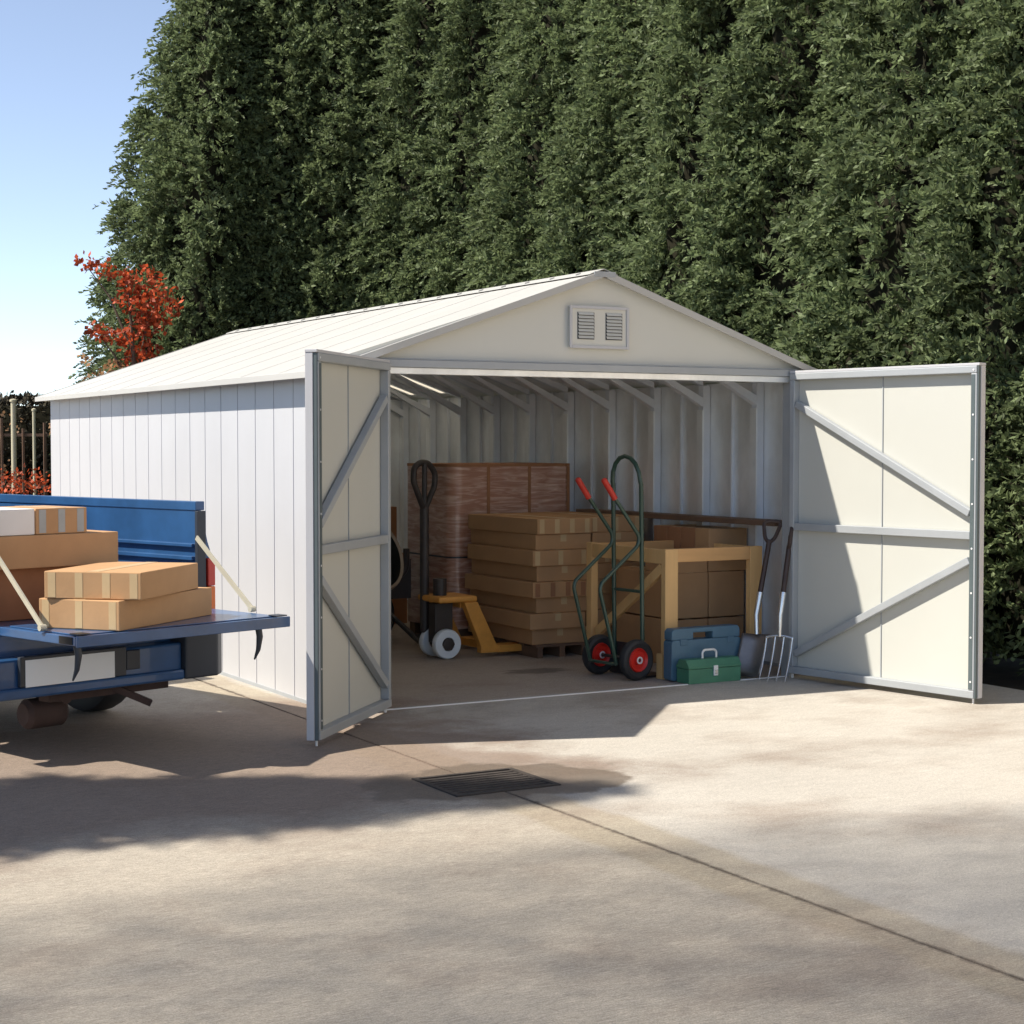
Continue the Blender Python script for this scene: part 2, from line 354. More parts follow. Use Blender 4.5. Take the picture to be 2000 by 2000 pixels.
# roof
rise = RZ - EZ; sl = math.atan2(rise, W / 2); OV = .105
def slope_pt(s, d, y, z):   # s=-1 left, +1 right; d = distance down from the ridge in plan
    return (W / 2 + s * d, y, RZ + .012 - d * math.tan(sl) + z)
q = MB(); rl_list = []; LIGHTS = {16: (.12, 1.52), 18: (.12, 1.52), 2: (.12, .95), 4: (.12, .95), 6: (.12, .95), 8: (.12, .95), 10: (.12, .95), 12: (.12, .95), 14: (.12, .95)}
for s in (-1, 1):
    npan = 20; pw = (D + .09) / npan; dd = W / 2 + OV
    for i in range(npan):
        y0 = -.055 + i * pw + .002; y1 = y0 + pw - .0015
        if s > 0 and i in LIGHTS:          # translucent sheets: rear pair real, shorter upper ones added to brighten the interior
            d0, d1 = LIGHTS[i]
            for zz, (da, db) in ((0, (d0, d1)),):
                vs = [slope_pt(s, d, y, z) for z in (0, .004) for y in (y0, y1) for d in (d0, d1)]
                rl = MB(); rl.add(vs, [(0, 2, 3, 1), (4, 5, 7, 6), (0, 1, 5, 4), (2, 6, 7, 3), (0, 4, 6, 2), (1, 3, 7, 5)], 'rooflight_and_fill'); rl_list.append(rl)
            for da, db in ((.01, d0 - .001), (d1 + .001, dd)):
                if db - da < .02: continue
                for z0_, z1_, mm_ in ((0, .004, 'roof'), (-.006, -.001, 'galv')):
                    vs = [slope_pt(s, d, y, z) for z in (z0_, z1_) for y in (y0, y1) for d in (da, db)]
                    q.add(vs, [(0, 2, 3, 1), (4, 5, 7, 6), (0, 1, 5, 4), (2, 6, 7, 3), (0, 4, 6, 2), (1, 3, 7, 5)], mm_)
            continue
        vs = [slope_pt(s, d, y, z) for z in (0, .004) for y in (y0, y1) for d in (0.01, dd)]
        q.add(vs, [(0, 2, 3, 1), (4, 5, 7, 6), (0, 1, 5, 4), (2, 6, 7, 3), (0, 4, 6, 2), (1, 3, 7, 5)], 'roof')
        vs = [slope_pt(s, d, y, z) for z in (-.006, -.001) for y in (y0 - .004, y1 + .004) for d in (0.01, dd - .01)]
        q.add(vs, [(0, 2, 3, 1), (4, 5, 7, 6), (0, 1, 5, 4), (2, 6, 7, 3), (0, 4, 6, 2), (1, 3, 7, 5)], 'galv')
        if i and i % 2 == 0:
            vs = [slope_pt(s, d, y, z) for z in (-.001, .0055) for y in (y0 - .005, y0 + .001) for d in (0.05, dd - .002)]
            q.add(vs, [(0, 2, 3, 1), (4, 5, 7, 6), (0, 1, 5, 4), (2, 6, 7, 3), (0, 4, 6, 2), (1, 3, 7, 5)], 'roof')
rf = q.build('roof', shed)
for rl in rl_list: rl.build('skylight_and_fill', rf)
q = MB()
for s in (-1, 1):
    y0, y1 = -.06, D + .04
    vs = [slope_pt(s, d, y, z) for z in (.0125, .0165) for y in (y0, y1) for d in (0, .09)]
    q.add(vs, [(0, 2, 3, 1), (4, 5, 7, 6), (0, 1, 5, 4), (2, 6, 7, 3), (0, 4, 6, 2), (1, 3, 7, 5)], 'roof')
    for i in range(20):
        y = .1 + i * .288
        vs = [slope_pt(s, d, yy, z) for z in (.0167, .024) for yy in (y, y + .09) for d in (.055, .088)]
        q.add(vs, [(0, 2, 3, 1), (4, 5, 7, 6), (0, 1, 5, 4), (2, 6, 7, 3), (0, 4, 6, 2), (1, 3, 7, 5)], 'roof')
q.build('ridge_cap', rf)
q = MB()
for s in (-1, 1):   # eave trims, rake trims
    a = slope_pt(s, W / 2 + OV + .004, -.06, -.012); b_ = slope_pt(s, W / 2 + OV + .004, D + .04, -.012)
    q.bar(a, b_, .012, .035, 'roof')
    for y in (-.064, D + .044):
        a = slope_pt(s, .02, y, -.012); b_ = slope_pt(s, W / 2 + OV, y, -.012); q.bar(a, b_, .012, .038, 'roof')
q.bar((W / 2 - .07, -.069, RZ - .005), (W / 2 + .07, -.069, RZ - .005), .006, .03, 'frame')
q.build('trim', rf, bevel=.002)
# vent
q = MB(); q.box(1.40, 1.78, -.026, -.0045, 1.94, 2.165, 'cream')
vent = q.build('gable_vent', shed, bevel=.004)
q = MB()
q.box(1.395, 1.41, -.034, -.0265, 1.935, 2.17, 'white'); q.box(1.77, 1.785, -.034, -.0265, 1.935, 2.17, 'white')
q.box(1.411, 1.769, -.034, -.0265, 1.935, 1.95, 'white'); q.box(1.411, 1.769, -.034, -.0265, 2.155, 2.17, 'white'); q.build('vent_frame', vent)
for x0 in (1.45, 1.635):
    q = MB()
    q.box(x0 - .004, x0 + .106, -.0285, -.0267, 1.985, 2.135, 'plastic')  # dark backing stands in for the shade in the slots
    for i in range(8):
        z = 1.993 + i * .0185
        q.add([(x0, -.029, z + .012), (x0 + .1, -.029, z + .012), (x0 + .1, -.036, z), (x0, -.036, z), (x0, -.029, z + .009), (x0 + .1, -.029, z + .009), (x0 + .1, -.037, z - .003), (x0, -.037, z - .003)],
              [(0, 1, 2, 3), (7, 6, 5, 4), (0, 3, 7, 4), (1, 5, 6, 2), (2, 6, 7, 3)], 'cream')
    q.build('louvre', vent)
# inner ribs
def rib_mesh(y):
    q = MB(); t = .026
    for s in (-1, 1):
        xw = W / 2 + s * (W / 2 - .012)
        x1 = xw - s * .055
        q.box(min(xw, x1), max(xw, x1), y - t, y + t, .0, EZ - .01, 'rib')
        q.box(min(x1 - s * .002, x1 - s * .014), max(x1 - s * .002, x1 - s * .014), y - t - .012, y + t, .0, EZ - .17, 'galv')
        def strip(d0, d1, za, zb):
            vs = []
            for yy in (y - t, y + t):
                for d, z in ((d0, za), (d1, za), (d1, zb), (d0, zb)):
                    vs.append(slope_pt(s, d, yy, z))
            q.add(vs, [(0, 1, 2, 3), (7, 6, 5, 4), (0, 4, 5, 1), (1, 5, 6, 2), (2, 6, 7, 3), (3, 7, 4, 0)], 'rib')
        dm = W / 2 - .068
        strip(.0, dm, -.045, -.0065)
        vs = [slope_pt(s, d, yy, z) for yy in (y - t, y + t) for d, z in ((dm - .66, -.058), (dm, -.185), (dm, -.125), (dm - .66, -.0455))]
        q.add(vs, [(0, 1, 2, 3), (7, 6, 5, 4), (0, 4, 5, 1), (1, 5, 6, 2), (2, 6, 7, 3), (3, 7, 4, 0)], 'rib')
    return q
for i in range(10): rib_mesh(min(.573 + .5763 * i, D - .04)).build('roof_frame', shed, bevel=.0)

# doors: local x from hinge to free edge, -y outside, +y inside face
def door(name_label, hinge, outer, flip):
    hx, hy = hinge; ox, oy = outer; wd = math.hypot(ox - hx, oy - hy); ang = math.atan2(oy - hy, ox - hx)
    e = bpy.data.objects.new('door', None); e.empty_display_size = .1; col.objects.link(e); e.parent = shed
    e.location = (hx, hy, 0); e.rotation_euler = (0, 0, ang); e['label'] = name_label
    s = flip   # +1: inside face towards local +y
    H0, H1 = .03, 1.825
    def B(q, x0, x1, d0, d1, z0, z1, m): q.box(x0, x1, min(s * d0, s * d1), max(s * d0, s * d1), z0, z1, m)
    q = MB(); half = wd / 2
    for x0, x1 in ((.004, half - .003), (half + .003, wd - .004)):
        B(q, x0, x1, -.004, 0, H0, H1, 'white'); B(q, x0, x1, .0005, .003, H0 + .02, H1 - .02, 'door_in')
    B(q, half - .0025, half + .0025, -.002, .008, H0 + .02, H1 - .02, 'frame')
    q.build('panel', e)
    q = MB()
    B(q, 0, wd, .0035, .052, H1 - .042, H1 - .003, 'frame'); B(q, 0, wd, .0035, .052, H0, H0 + .042, 'frame')
    B(q, 0, .038, .0035, .050, H0 + .0425, H1 - .0425, 'frame'); B(q, wd - .038, wd, .0035, .050, H0 + .0425, H1 - .0425, 'frame')
    q.build('frame', e, bevel=.004)
    q = MB(); B(q, wd - .034, wd - .010, .0508, .0525, H0 + .05, H1 - .05, 'shade_strip'); q.build('channel_shade', e)
    q = MB(); B(q, -.002, wd + .014, -.012, .048, H1 - .0025, H1 + .012, 'white')
    B(q, wd + .001, wd + .012, -.012, .026, H0, H1 - .003, 'white'); B(q, wd + .001, wd + .009, .0265, .046, H0, H1 - .003, 'shade_strip')  # dark part of the edge paints the shade of the open channel
    q.build('edge_trim', e, bevel=.002)
    for z, tp in ((.91, 0), (1.03, 1), (.775, 2)):
        q = MB()
        if tp == 0: B(q, .0385, wd - .0385, .008, .048, z - .022, z + .022, 'frame')
        else:
            z1 = 1.64 if tp == 1 else .15
            q.bar((.045, s * .030, z1), (wd - .045, s * .030, z), .038, .040, 'frame')
        q.build('brace' if tp else 'rail', e, bevel=.003)
    q = MB(); q.tube([(wd - .02, s * .025, .0), (wd - .02, s * .025, H0)], .006, 'plated', 8); q.build('drop_bolt', e)
    q = MB(); q.tube([(.012, s * .02, 0), (.012, s * .02, H0)], .008, 'plated', 8); q.build('hinge_pin', e)
    for i in range(8):
        z = .12 + i * .24; q = MB()
        q.lathe([(0, .0), (.006, .0), (.005, .003), (0, .004)], 'plated', 'y', 8, (wd - .019, s * .0505 if s > 0 else s * .0545, z))
        q.build('rivet', e)
    return e
door('left door leaf swung open, seen from its shaded inner face', (.24, -.045), (-.489, -.813), 1)
door('right door leaf swung open, its cream inner face in the sun', (2.96, -.05), (3.17, -1.37), -1)

# ---------------------------------------------------------------- cartons
ORD = ['bottom', 'second', 'third', 'fourth', 'fifth', 'sixth', 'seventh', 'top']
def carton(label, size, loc, rz=0, m='card', stripes=0, stripe_m='tape', top=1, group=None, face='x', name='cardboard_box', seam=True):
    """size (lx, ly, lz); loc = centre of the underside"""
    lx, ly, lz = size; r = thing(name, label, 'box', loc, rz, group)
    q = MB(); q.box(-lx / 2, lx / 2, -ly / 2, ly / 2, 0, lz, m); q.build('carton', r, bevel=.004)
    q = MB()
    if top: q.box(-lx / 2 + .004, lx / 2 - .004, -.028, .028, lz + .0002, lz + .0012, 'tape') if lx > ly else q.box(-.028, .028, -ly / 2 + .004, ly / 2 - .004, lz + .0002, lz + .0012, 'tape')
    n = stripes
    for i in range(n):
        c = -lx / 2 + .035 + (lx - .07) * i / max(1, n - 1)
        q.box(c - .018, c + .018, -ly / 2 - .0012, -ly / 2 - .0002, .006, lz - .005, stripe_m)
    if seam and not n: q.box(-.022, .022, -ly / 2 - .0012, -ly / 2 - .0002, lz - .05, lz - .004, stripe_m)
    if q.v: q.build('tape', r)
    return r

# tall stack of flat cartons on a pallet
pal = thing('wooden_pallet', 'low wooden pallet under the front stack of flat cartons', 'pallet', (2.26, 1.93, 0))
for x in (-.17, 0, .17):
    q = MB(); q.box(x - .02, x + .02, -.45, .45, 0, .07, 'plank'); q.build('bearer', pal)
q = MB()
for i in range(6): q.box(-.2, .2, -.45 + i * .165, -.45 + i * .165 + .075, .0705, .088, 'plank')
q.build('deck_boards', pal)
rnd = random.Random(4)
bh = .1035
for k in range(8):
    off = (.0, -.045, .02, -.055, .01, -.03, .02, .0)[k]
    carton(f'{ORD[k]} flat brown carton of the front stack, beside the orange pallet truck', (.42, .93, bh - .0015),
           (2.262 + off + rnd.uniform(-.01, .01), 1.925 + (.03, -.012, .02, -.02, .012, -.012, .02, .0)[k], .0885 + k * bh), R(rnd.uniform(-1.3, 1.3)),
           stripes=(0, 0, 0, 4, 0, 3, 0, 4)[k], stripe_m='tape' if k != 3 else 'card_dk', group='flat cartons of the front stack')
pal2 = copy_tree(pal); pal2.location = (2.72, 1.97, 0); pal2['label'] = 'low wooden pallet under the stack of flat cartons behind the bench frame'
for k in range(8):
    carton(f'{ORD[k]} flat brown carton of the stack behind the pine bench frame', (.41, .90, bh - .0015),
           (2.70 + rnd.uniform(-.014, .014), 1.96 + rnd.uniform(-.02, .02), .0885 + k * bh), R(rnd.uniform(-1.2, 1.2)),
           stripes=(0, 0, 0, 3, 0, 4, 0, 3)[k], group='flat cartons of the second stack')

# wrapped pallet load
wl = thing('wrapped_pallet_load', 'tall round-cornered block of brown board in stretch film behind the flat cartons', 'pallet load', (2.01, 2.46, 0))
def rrect(x0, x1, y0, y1, r, n=8):
    pts = []
    for cx, cy, a0 in ((x1 - r, y0 + r, -90), (x1 - r, y1 - r, 0), (x0 + r, y1 - r, 90), (x0 + r, y0 + r, 180)):
        for i in range(n + 1):
            a = R(a0 + 90 * i / n); pts.append((cx + r * math.cos(a), cy + r * math.sin(a)))
    return pts
q = MB(); q.prism(rrect(-.06, .95, 0.02, .78, .09), .10, 1.255, 'wrap', 'z'); q.build('wrapped_boxes', wl, smooth=True)
q = MB(); q.prism(rrect(-.064, .954, .016, .784, .094), .60, .612, 'plastic', 'z'); q.build('strap', wl)
q = MB(); q.prism(rrect(-.063, .953, .017, .783, .093), 1.243, 1.262, 'card_dk', 'z'); q.build('cover_sheet', wl)
for x in (.24, .575, .90):
    q = MB(); q.box(x - .012, x + .012, .0165, .0195, .11, 1.242, 'card_dk'); q.build('seam', wl)
q = MB()
for y in (.05, .38, .72): q.box(0, .9, y, y + .08, 0, .098, 'plank')
q.build('pallet', wl)

# cartons on the right
cols = [('left', 2.735), ('right', 3.02)]; rows = [('bottom', .003), ('middle', .3)]
for cn, cx in cols:
    for rn, cz in rows:
        for dn, cy in (('front', .872), ('rear', 1.222)):
            carton(f'{rn} {cn} square kraft carton of the {dn} pair of columns framed by the pine bench', (.278, .335, .288), (cx, cy, cz), R(rnd.uniform(-.5, .5)),
                   group='square cartons under the bench', seam=False)
for i in range(4):
    nm = ('nearest', 'second', 'third', 'farthest')[i]
    carton(f'{nm} of four slim cartons standing in a row on the square cartons at right wall', (.30, .152, .27), (3.03, .78 + i * .158, .5915), R(rnd.uniform(-.6, .6)),
           group='slim cartons in a row', seam=False, m='card' if i == 0 else 'card_dk')
oc = thing('open_carton', 'low open carton with dark jars showing, on the left square carton behind the bench rail', 'box', (2.735, .86, .5895))
q = MB(); q.box(-.135, .135, -.15, .15, 0, .006, 'card')
for a in ((-.135, .135, -.15, -.145, .006, .075), (-.135, .135, .145, .15, .006, .075), (-.135, -.13, -.1445, .1445, .006, .075), (.13, .135, -.1445, .1445, .006, .075)): q.box(*a, 'card')
q.build('tray', oc)
for i, (x, y) in enumerate(((-.07, -.09), (.0, -.1), (.07, -.09), (-.06, .03), (.04, .05))):
    j = MB(); j.lathe([(0, 0), (.028, 0), (.03, .01), (.03, .075), (.024, .085), (0, .085)], 'plastic', 'z', 16)
    jo = j.build('jar', smooth=True); jo.location = (2.735 + x, .86 + y, .597)
    tag(jo, ('front left', 'front middle', 'front right', 'rear left', 'rear right')[i] + ' dark glossy jar in the open carton behind the bench rail', 'jar', 'jars in the open carton')
pk = MB(); pk.box(-.07, .07, -1.12, 1.12, 0, .034, 'plank')
o = pk.build('long_plank', bevel=.004); o.location = (3.03, 1.30, .8985)
o.rotation_euler = (0, 0, R(1.2)); tag(o, 'long dark plank lying on the cartons along the right shed wall', 'plank')
# pine bench frame
bf = thing('bench_frame', 'unpainted pine bench frame with square legs around the cartons', 'bench', (2.24, .26, 0))
def leg(x, y, w_=.092, t_=.045, h=.775):
    q = MB(); q.box(x, x + w_, y, y + t_, 0, h, 'wood'); q.build('leg', bf, bevel=.003)
leg(0, 0); leg(.63, 0); leg(0, .83, .05, .06); leg(.68, .83, .05, .06)
q = MB(); q.box(.0925, .629, .004, .044, .695, .775, 'woodx'); q.build('front_rail', bf, bevel=.003)
q = MB(); q.box(.006, .046, .0455, .829, .685, .77, 'wood'); q.build('side_rail', bf, bevel=.003)
q = MB(); q.box(.68, .72, .0455, .829, .685, .77, 'wood'); q.build('side_rail', bf, bevel=.003)
q = MB(); q.box(.051, .679, .835, .875, .69, .77, 'woodx'); q.build('rear_rail', bf, bevel=.003)
q = MB(); q.bar((.025, .80, .20), (.025, .06, .66), .03, .06, 'wood'); q.build('brace', bf, bevel=.003)
q = MB(); q.box(-.03, -.002, -.01, .05, 0, .15, 'wood'); q.build('foot_block', bf, bevel=.002)

# blue case
cs = thing('tool_case', 'upright blue plastic power tool case with handle slot, leaning on the pine leg', 'case', (2.19, .165, 0))
def rr2(x0, x1, z0, z1, r, n=5):
    return [(a, b_) for a, b_ in rrect(x0, x1, z0, z1, r, n)]
CW, CH = .505, .315
q = MB()
for y0, y1, s in ((-.045, .0005, 0), (.0015, .045, .003)):
    # shell built round the handle slot
    q.prism(rr2(0 + s, CW - s, .005, .245, .02), y0, y1, 'case')
q.build('shell', cs, bevel=.005)
q = MB()
q.prism([(.004, .2455), (.16, .2455), (.16, .285), (.30, .285), (.30, .2455), (CW - .004, .2455), (CW - .004, CH - .02), (CW - .02, CH), (.02, CH - .003), (.004, CH - .02)], -.04, .04, 'case')
q.build('handle', cs, bevel=.005)
for x in (.06, .40):
    q = MB(); q.box(x, x + .05, -.05, -.0455, .215, .25, 'case'); q.build('catch', cs, bevel=.002)
# green toolbox
tb = thing('toolbox', 'small green metal toolbox with bright handle in front of the blue case', 'toolbox', (2.215, -.02, 0))
TW, TD = .375, .125
q = MB(); q.box(0, TW, -.0, TD, .002, .088, 'tbox'); q.build('tray', tb, bevel=.004)
q = MB(); q.prism([(-.002, .0895), (TD + .002, .0895), (TD + .002, .102), (TD - .028, .142), (.028, .142), (-.002, .102)], -.003, TW + .003, 'tbox', 'x'); q.build('lid', tb, bevel=.003)
q = MB(); q.tube([(.14, TD / 2, .142), (.14, TD / 2, .178), (.155, TD / 2, .19), (.225, TD / 2, .19), (.24, TD / 2, .178), (.24, TD / 2, .142)], .007, 'plated', 8, fil=.012); q.build('handle', tb, smooth=True)
q = MB(); q.box(.172, .202, -.012, -.0025, .045, .105, 'plated'); q.box(.178, .196, -.016, -.0125, .055, .08, 'chrome'); q.build('latch', tb, bevel=.002)

# shovel & fork
sv = thing('shovel', 'steel shovel with dark D handle leaning at right jamb, left of the fork', 'shovel', (2.70, .04, 0))
def tool_handle(root, A, B, C_, grip_dir, wood_r=.016):
    """A top of the grip, B where wood meets steel, C_ the shoulder of the blade"""
    A = Vector(A); B = Vector(B); d = (B - A).normalized(); gd = Vector(grip_dir)
    q = MB(); q.tube([A + d * .11, B], [wood_r, wood_r], 'dark_handle', 10); q.build('shaft', root, smooth=True)
    q = MB(); p = [A + d * .13, A + d * .10 - gd * .03, A + d * .01 - gd * .052, A - d * .005 - gd * .03, A - d * .005 + gd * .03, A + d * .01 + gd * .052, A + d * .10 + gd * .03, A + d * .13]
    q.tube(p, .0115, 'dark_handle', 8, fil=.02); q.build('grip', root, smooth=True)
    q = MB(); q.tube([B - d * .02, B + d * .12, Vector(C_)], [.020, .015, .012], 'chrome', 12, fil=.03) if False else q.tube([B - d * .02, B + d * .12, Vector(C_)], [.020, .016, .012], 'chrome', 12)
    q.build('socket', root, smooth=True)
tool_handle(sv, (.215, .06, .93), (.10, .035, .49), (.06, .01, .26), (.75, -.66, 0))
q = MB(); ax = Vector((-.35, -.10, -1)).normalized(); sd = Vector((.55, -.80, 0)).normalized(); nn = ax.cross(sd)
vs = []; nu, nv = 8, 6
for i in range(nv + 1):
    for j in range(nu + 1):
        u_ = (j / nu - .5); t_ = i / nv
        wd = .085 * (1 - .05 * t_); p = Vector((.06, .01, .262)) + ax * (t_ * .265) + sd * u_ * 2 * wd + nn * ((u_ * 2) ** 2 * .02)
        vs.append(p)
fs = [(i * (nu + 1) + j, i * (nu + 1) + j + 1, (i + 1) * (nu + 1) + j + 1, (i + 1) * (nu + 1) + j) for i in range(nv) for j in range(nu)]
q.add(vs, fs, 'chromed'); bl = q.build('blade', sv, smooth=True); so = bl.modifiers.new('thickness', 'SOLIDIFY'); so.thickness = .004
fk = thing('garden_fork', 'four-pronged steel garden fork leaning at right jamb, right of the shovel', 'fork', (2.74, -.12, 0))
tool_handle(fk, (.20, .07, .90), (.105, .03, .50), (.075, .02, .26), (.6, .8, 0))
q = MB(); ax = Vector((-.33, -.15, -1)).normalized(); sd = Vector((.60, -.78, 0)).normalized()
nn = ax.cross(sd); base = Vector((.075, .02, .262))
q.tube([base - sd * .078 + ax * .012, base - sd * .03, base + sd * .03, base + sd * .078 + ax * .012], .008, 'chrome', 8, fil=.02); q.build('cross_head', fk, smooth=True)
for i in range(4):
    q = MB(); s_ = (-.078, -.026, .026, .078)[i]
    p0 = base + sd * s_ + ax * .006; q.tube([p0, p0 + ax * .09 - nn * .012, p0 + ax * .18 - nn * .01, p0 + ax * .27 + nn * .004], [.0065, .006, .0055, .0025], 'chrome', 8)
    q.build('prong', fk, smooth=True)

# sack truck
st = thing('sack_truck', 'green tubular sack truck with red grips and red wheel rims standing in the doorway', 'sack truck', (2.06, .30, 0), R(8))
def wheel(parent, x, y, r, wd, tyre='black', rim='redrim', rr=.6):
    h = wd / 2
    q = MB(); q.lathe([(r * rr, y - h * .7), (r * .82, y - h), (r * .95, y - h * .75), (r, y - h * .3), (r, y + h * .3), (r * .95, y + h * .75), (r * .82, y + h), (r * rr, y + h * .7), (r * rr, y - h * .7)], tyre, 'y', 32, (x, 0, r))
    o = q.build('wheel', parent, smooth=True)
    q = MB(); q.lathe([(r * rr, y - h * .6), (r * rr * .92, y - h * .95), (r * rr * .75, y - h * .5), (r * rr * .4, y - h * .45), (r * rr * .32, y - h * .9), (r * rr * .2, y - h * .95), (0.001, y - h * .95)], rim, 'y', 32, (x, 0, r))
    q.lathe([(r * rr, y + h * .6), (r * rr * .75, y + h * .5), (0.001, y + h * .5)], rim, 'y', 32, (x, 0, r)); q.build('rim', o, smooth=True)
    q = MB(); q.lathe([(r * rr * .30, y - h * .96), (r * rr * .30, y - h * 1.12), (r * rr * .2, y - h * 1.14), (r * rr * .18, y - h * .97)], 'plated', 'y', 20, (x, 0, r))
    q.build('hub', o, smooth=True); return o
wheel(st, 0, 0, .122, .062); wheel(st, 0, .34, .122, .062)
q = MB(); q.tube([(0, -.03, .122), (0, .37, .122)], .010, 'darkmetal'); q.build('axle', st)
q = MB()
yn, yf = .045, .30
loop = [(.09, yn, .10), (.075, yn, 1.16)]
for i in range(9):
    a = math.pi * i / 8; loop.append((.07 - .012 * math.sin(a), (yn + yf) / 2 - (yf - yn) / 2 * math.cos(a), 1.175 + .155 * math.sin(a)))
loop += [(.075, yf, 1.16), (.09, yf, .10)]
q.tube(loop, .0135, 'green', 12); q.build('main_loop', st, smooth=True)
for y in (yn - .005, yf - .02):
    q = MB(); q.tube([(-.215, y, 1.185), (-.15, y, 1.10), (.055, y, .855), (.05, y, .80), (-.24, y, .585), (-.25, y, .545), (-.12, y, .10)], .0115, 'green', 10, fil=.05); q.build('handle_tube', st, smooth=True)
    d = Vector((-.215 + .15, 0, .085)).normalized()
    q = MB(); q.tube([Vector((-.135, y, 1.08)), Vector((-.215, y, 1.185)) + d * .01, Vector((-.215, y, 1.185)) + d * .018], [.018, .018, .010], 'redgrip', 12); q.build('grip', st, smooth=True)
for z, x in ((.52, .083), (.10, .09)):
    q = MB(); q.tube([(x, yn, z), (x + .006, (yn + yf) / 2, z - (.0 if z > .2 else 0)), (x, yf, z)], .010, 'green', 8); q.build('cross_bar', st, smooth=True)
q = MB(); q.tube([(-.12, yn - .005, .10), (-.12, yf - .02, .10)], .010, 'green', 8); q.box(.10, .108, .03, .36, .006, .20, 'darkmetal'); q.box(.1085, .28, .03, .36, .004, .012, 'darkmetal'); q.build('toe_plate', st)

# pallet truck
pt = thing('pallet_truck', 'orange hand pallet truck with dark loop handle and white wheels', 'pallet truck', (1.54, 1.75, 0))
for y in (0.0, .19):
    r_ = .098; q = MB(); h = .028
    q.lathe([(.045, y - h), (r_ * .93, y - h), (r_, y - h * .6), (r_, y + h * .6), (r_ * .93, y + h), (.045, y + h), (.045, y - h)], 'whub', 'y', 32, (0, 0, r_)); wo = q.build('wheel', pt, smooth=True)
    q = MB(); q.lathe([(.044, y - h * .8), (.044, y - h * 1.2), (.02, y - h * 1.3), (.001, y - h * 1.3)], 'darkmetal', 'y', 6, (0, 0, r_)); q.build('hub', wo)
q = MB(); q.tube([(0, -.02, .098), (0, .21, .098)], .016, 'darkmetal'); q.box(-.06, .07, .045, .145, .10, .36, 'darkmetal'); q.tube([(.0, .095, .30), (.0, .095, .52)], .045, 'darkmetal', 16); q.build('pump', pt, bevel=.004)
q = MB(); q.tube([(-.06, .20, .16), (-.06, .20, .98)], .031, 'darkmetal', 12); q.build('tiller', pt, smooth=True)
q = MB(); q.tube([(-.06, .20, .96), (-.115, .17, 1.06), (-.165, .15, 1.16), (-.155, .16, 1.25), (-.09, .19, 1.285), (-.02, .215, 1.275), (.04, .24, 1.21), (.035, .24, 1.12), (-.01, .22, 1.05), (-.06, .20, .96)], .020, 'darkmetal', 10, fil=.03)
q.tube([(-.06, .20, .97), (-.06, .195, 1.28)], .018, 'darkmetal', 8); q.build('loop_handle', pt, smooth=True)
q = MB(); q.box(-.085, .20, -.06, .26, .37, .41, 'pt'); q.build('head_plate', pt, bevel=.015, segs=3)
for y in (-.06, .44):
    q = MB()
    q.prism([(.10, .369), (.20, .369), (.345, .075), (.345, .03), (.225, .03), (.225, .075)], y, y + .06, 'pt')
    q.build('frame_leg', pt, bevel=.004)
q = MB(); q.box(.345, .36, -.06, .5, .03, .08, 'pt'); q.box(.10, .20, -.0, .44, .33, .368, 'pt'); q.build('cross_member', pt)
for y in (-.06, .40):
    q = MB(); q.prism([(.361, .028), (.361, .075), (1.05, .075), (1.25, .05), (1.25, .028)], y, y + .13, 'pt'); q.build('fork', pt, bevel=.004)

# cement mixer
cm = thing('cement_mixer', 'cement mixer with tilted pale drum standing behind the left door edge', 'cement mixer', (1.42, 2.75, 0))
T = Matrix.Translation((-.12, -.02, .56)) @ Matrix.Rotation(R(27), 4, 'Z') @ Matrix.Rotation(R(72), 4, 'X')
q = MB(); q.lathe([(.225, .26), (.24, .275), (.25, .26), (.30, .04), (.31, -.06), (.27, -.18), (.17, -.30), (.05, -.33), (.001, -.33)], 'mixer', 'z', 40, T=T); q.build('drum', cm, smooth=True)
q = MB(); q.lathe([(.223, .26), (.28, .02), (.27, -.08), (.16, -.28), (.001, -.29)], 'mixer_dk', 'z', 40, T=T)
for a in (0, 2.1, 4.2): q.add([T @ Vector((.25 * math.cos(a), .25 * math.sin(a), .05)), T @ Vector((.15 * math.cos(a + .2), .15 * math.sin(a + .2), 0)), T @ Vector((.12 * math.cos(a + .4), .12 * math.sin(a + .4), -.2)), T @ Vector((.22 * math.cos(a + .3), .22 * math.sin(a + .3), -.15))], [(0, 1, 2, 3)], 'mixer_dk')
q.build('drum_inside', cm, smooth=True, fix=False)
q = MB(); q.tube([(-.34, .05, .66), (-.34, .05, .5), (-.1, .1, .40), (.2, .1, .40), (.34, .05, .5), (.34, .05, .66)], .024, 'darkmetal', 8, fil=.06); q.build('yoke', cm, smooth=True)
q = MB(); q.tube([(-.32, -.2, 0.02), (0, .1, .40), (.32, -.2, 0.02)], .02, 'darkmetal', 8); q.tube([(-.3, .42, .16), (0, .1, .40), (.3, .42, .16)], .02, 'darkmetal', 8)
q.box(.16, .40, .10, .38, .30, .58, 'darkmetal'); q.build('stand', cm)
for x in (-.33, .33):
    q = MB(); q.lathe([(.03, x - .02), (.14, x - .025), (.16, x), (.14, x + .025), (.03, x + .02)], 'black', 'x', 24, (0, .42, .16)); q.build('wheel', cm, smooth=True)
carton('dark brown crate standing at the back wall behind the cement mixer', (.5, .4, .55), (2.05, 4.1, 0), 0, m='card_dk', seam=False)
carton('brown carton on top of the dark crate behind the cement mixer', (.36, .3, .36), (2.05, 4.1, .5515), .1, m='card_dk', seam=False)
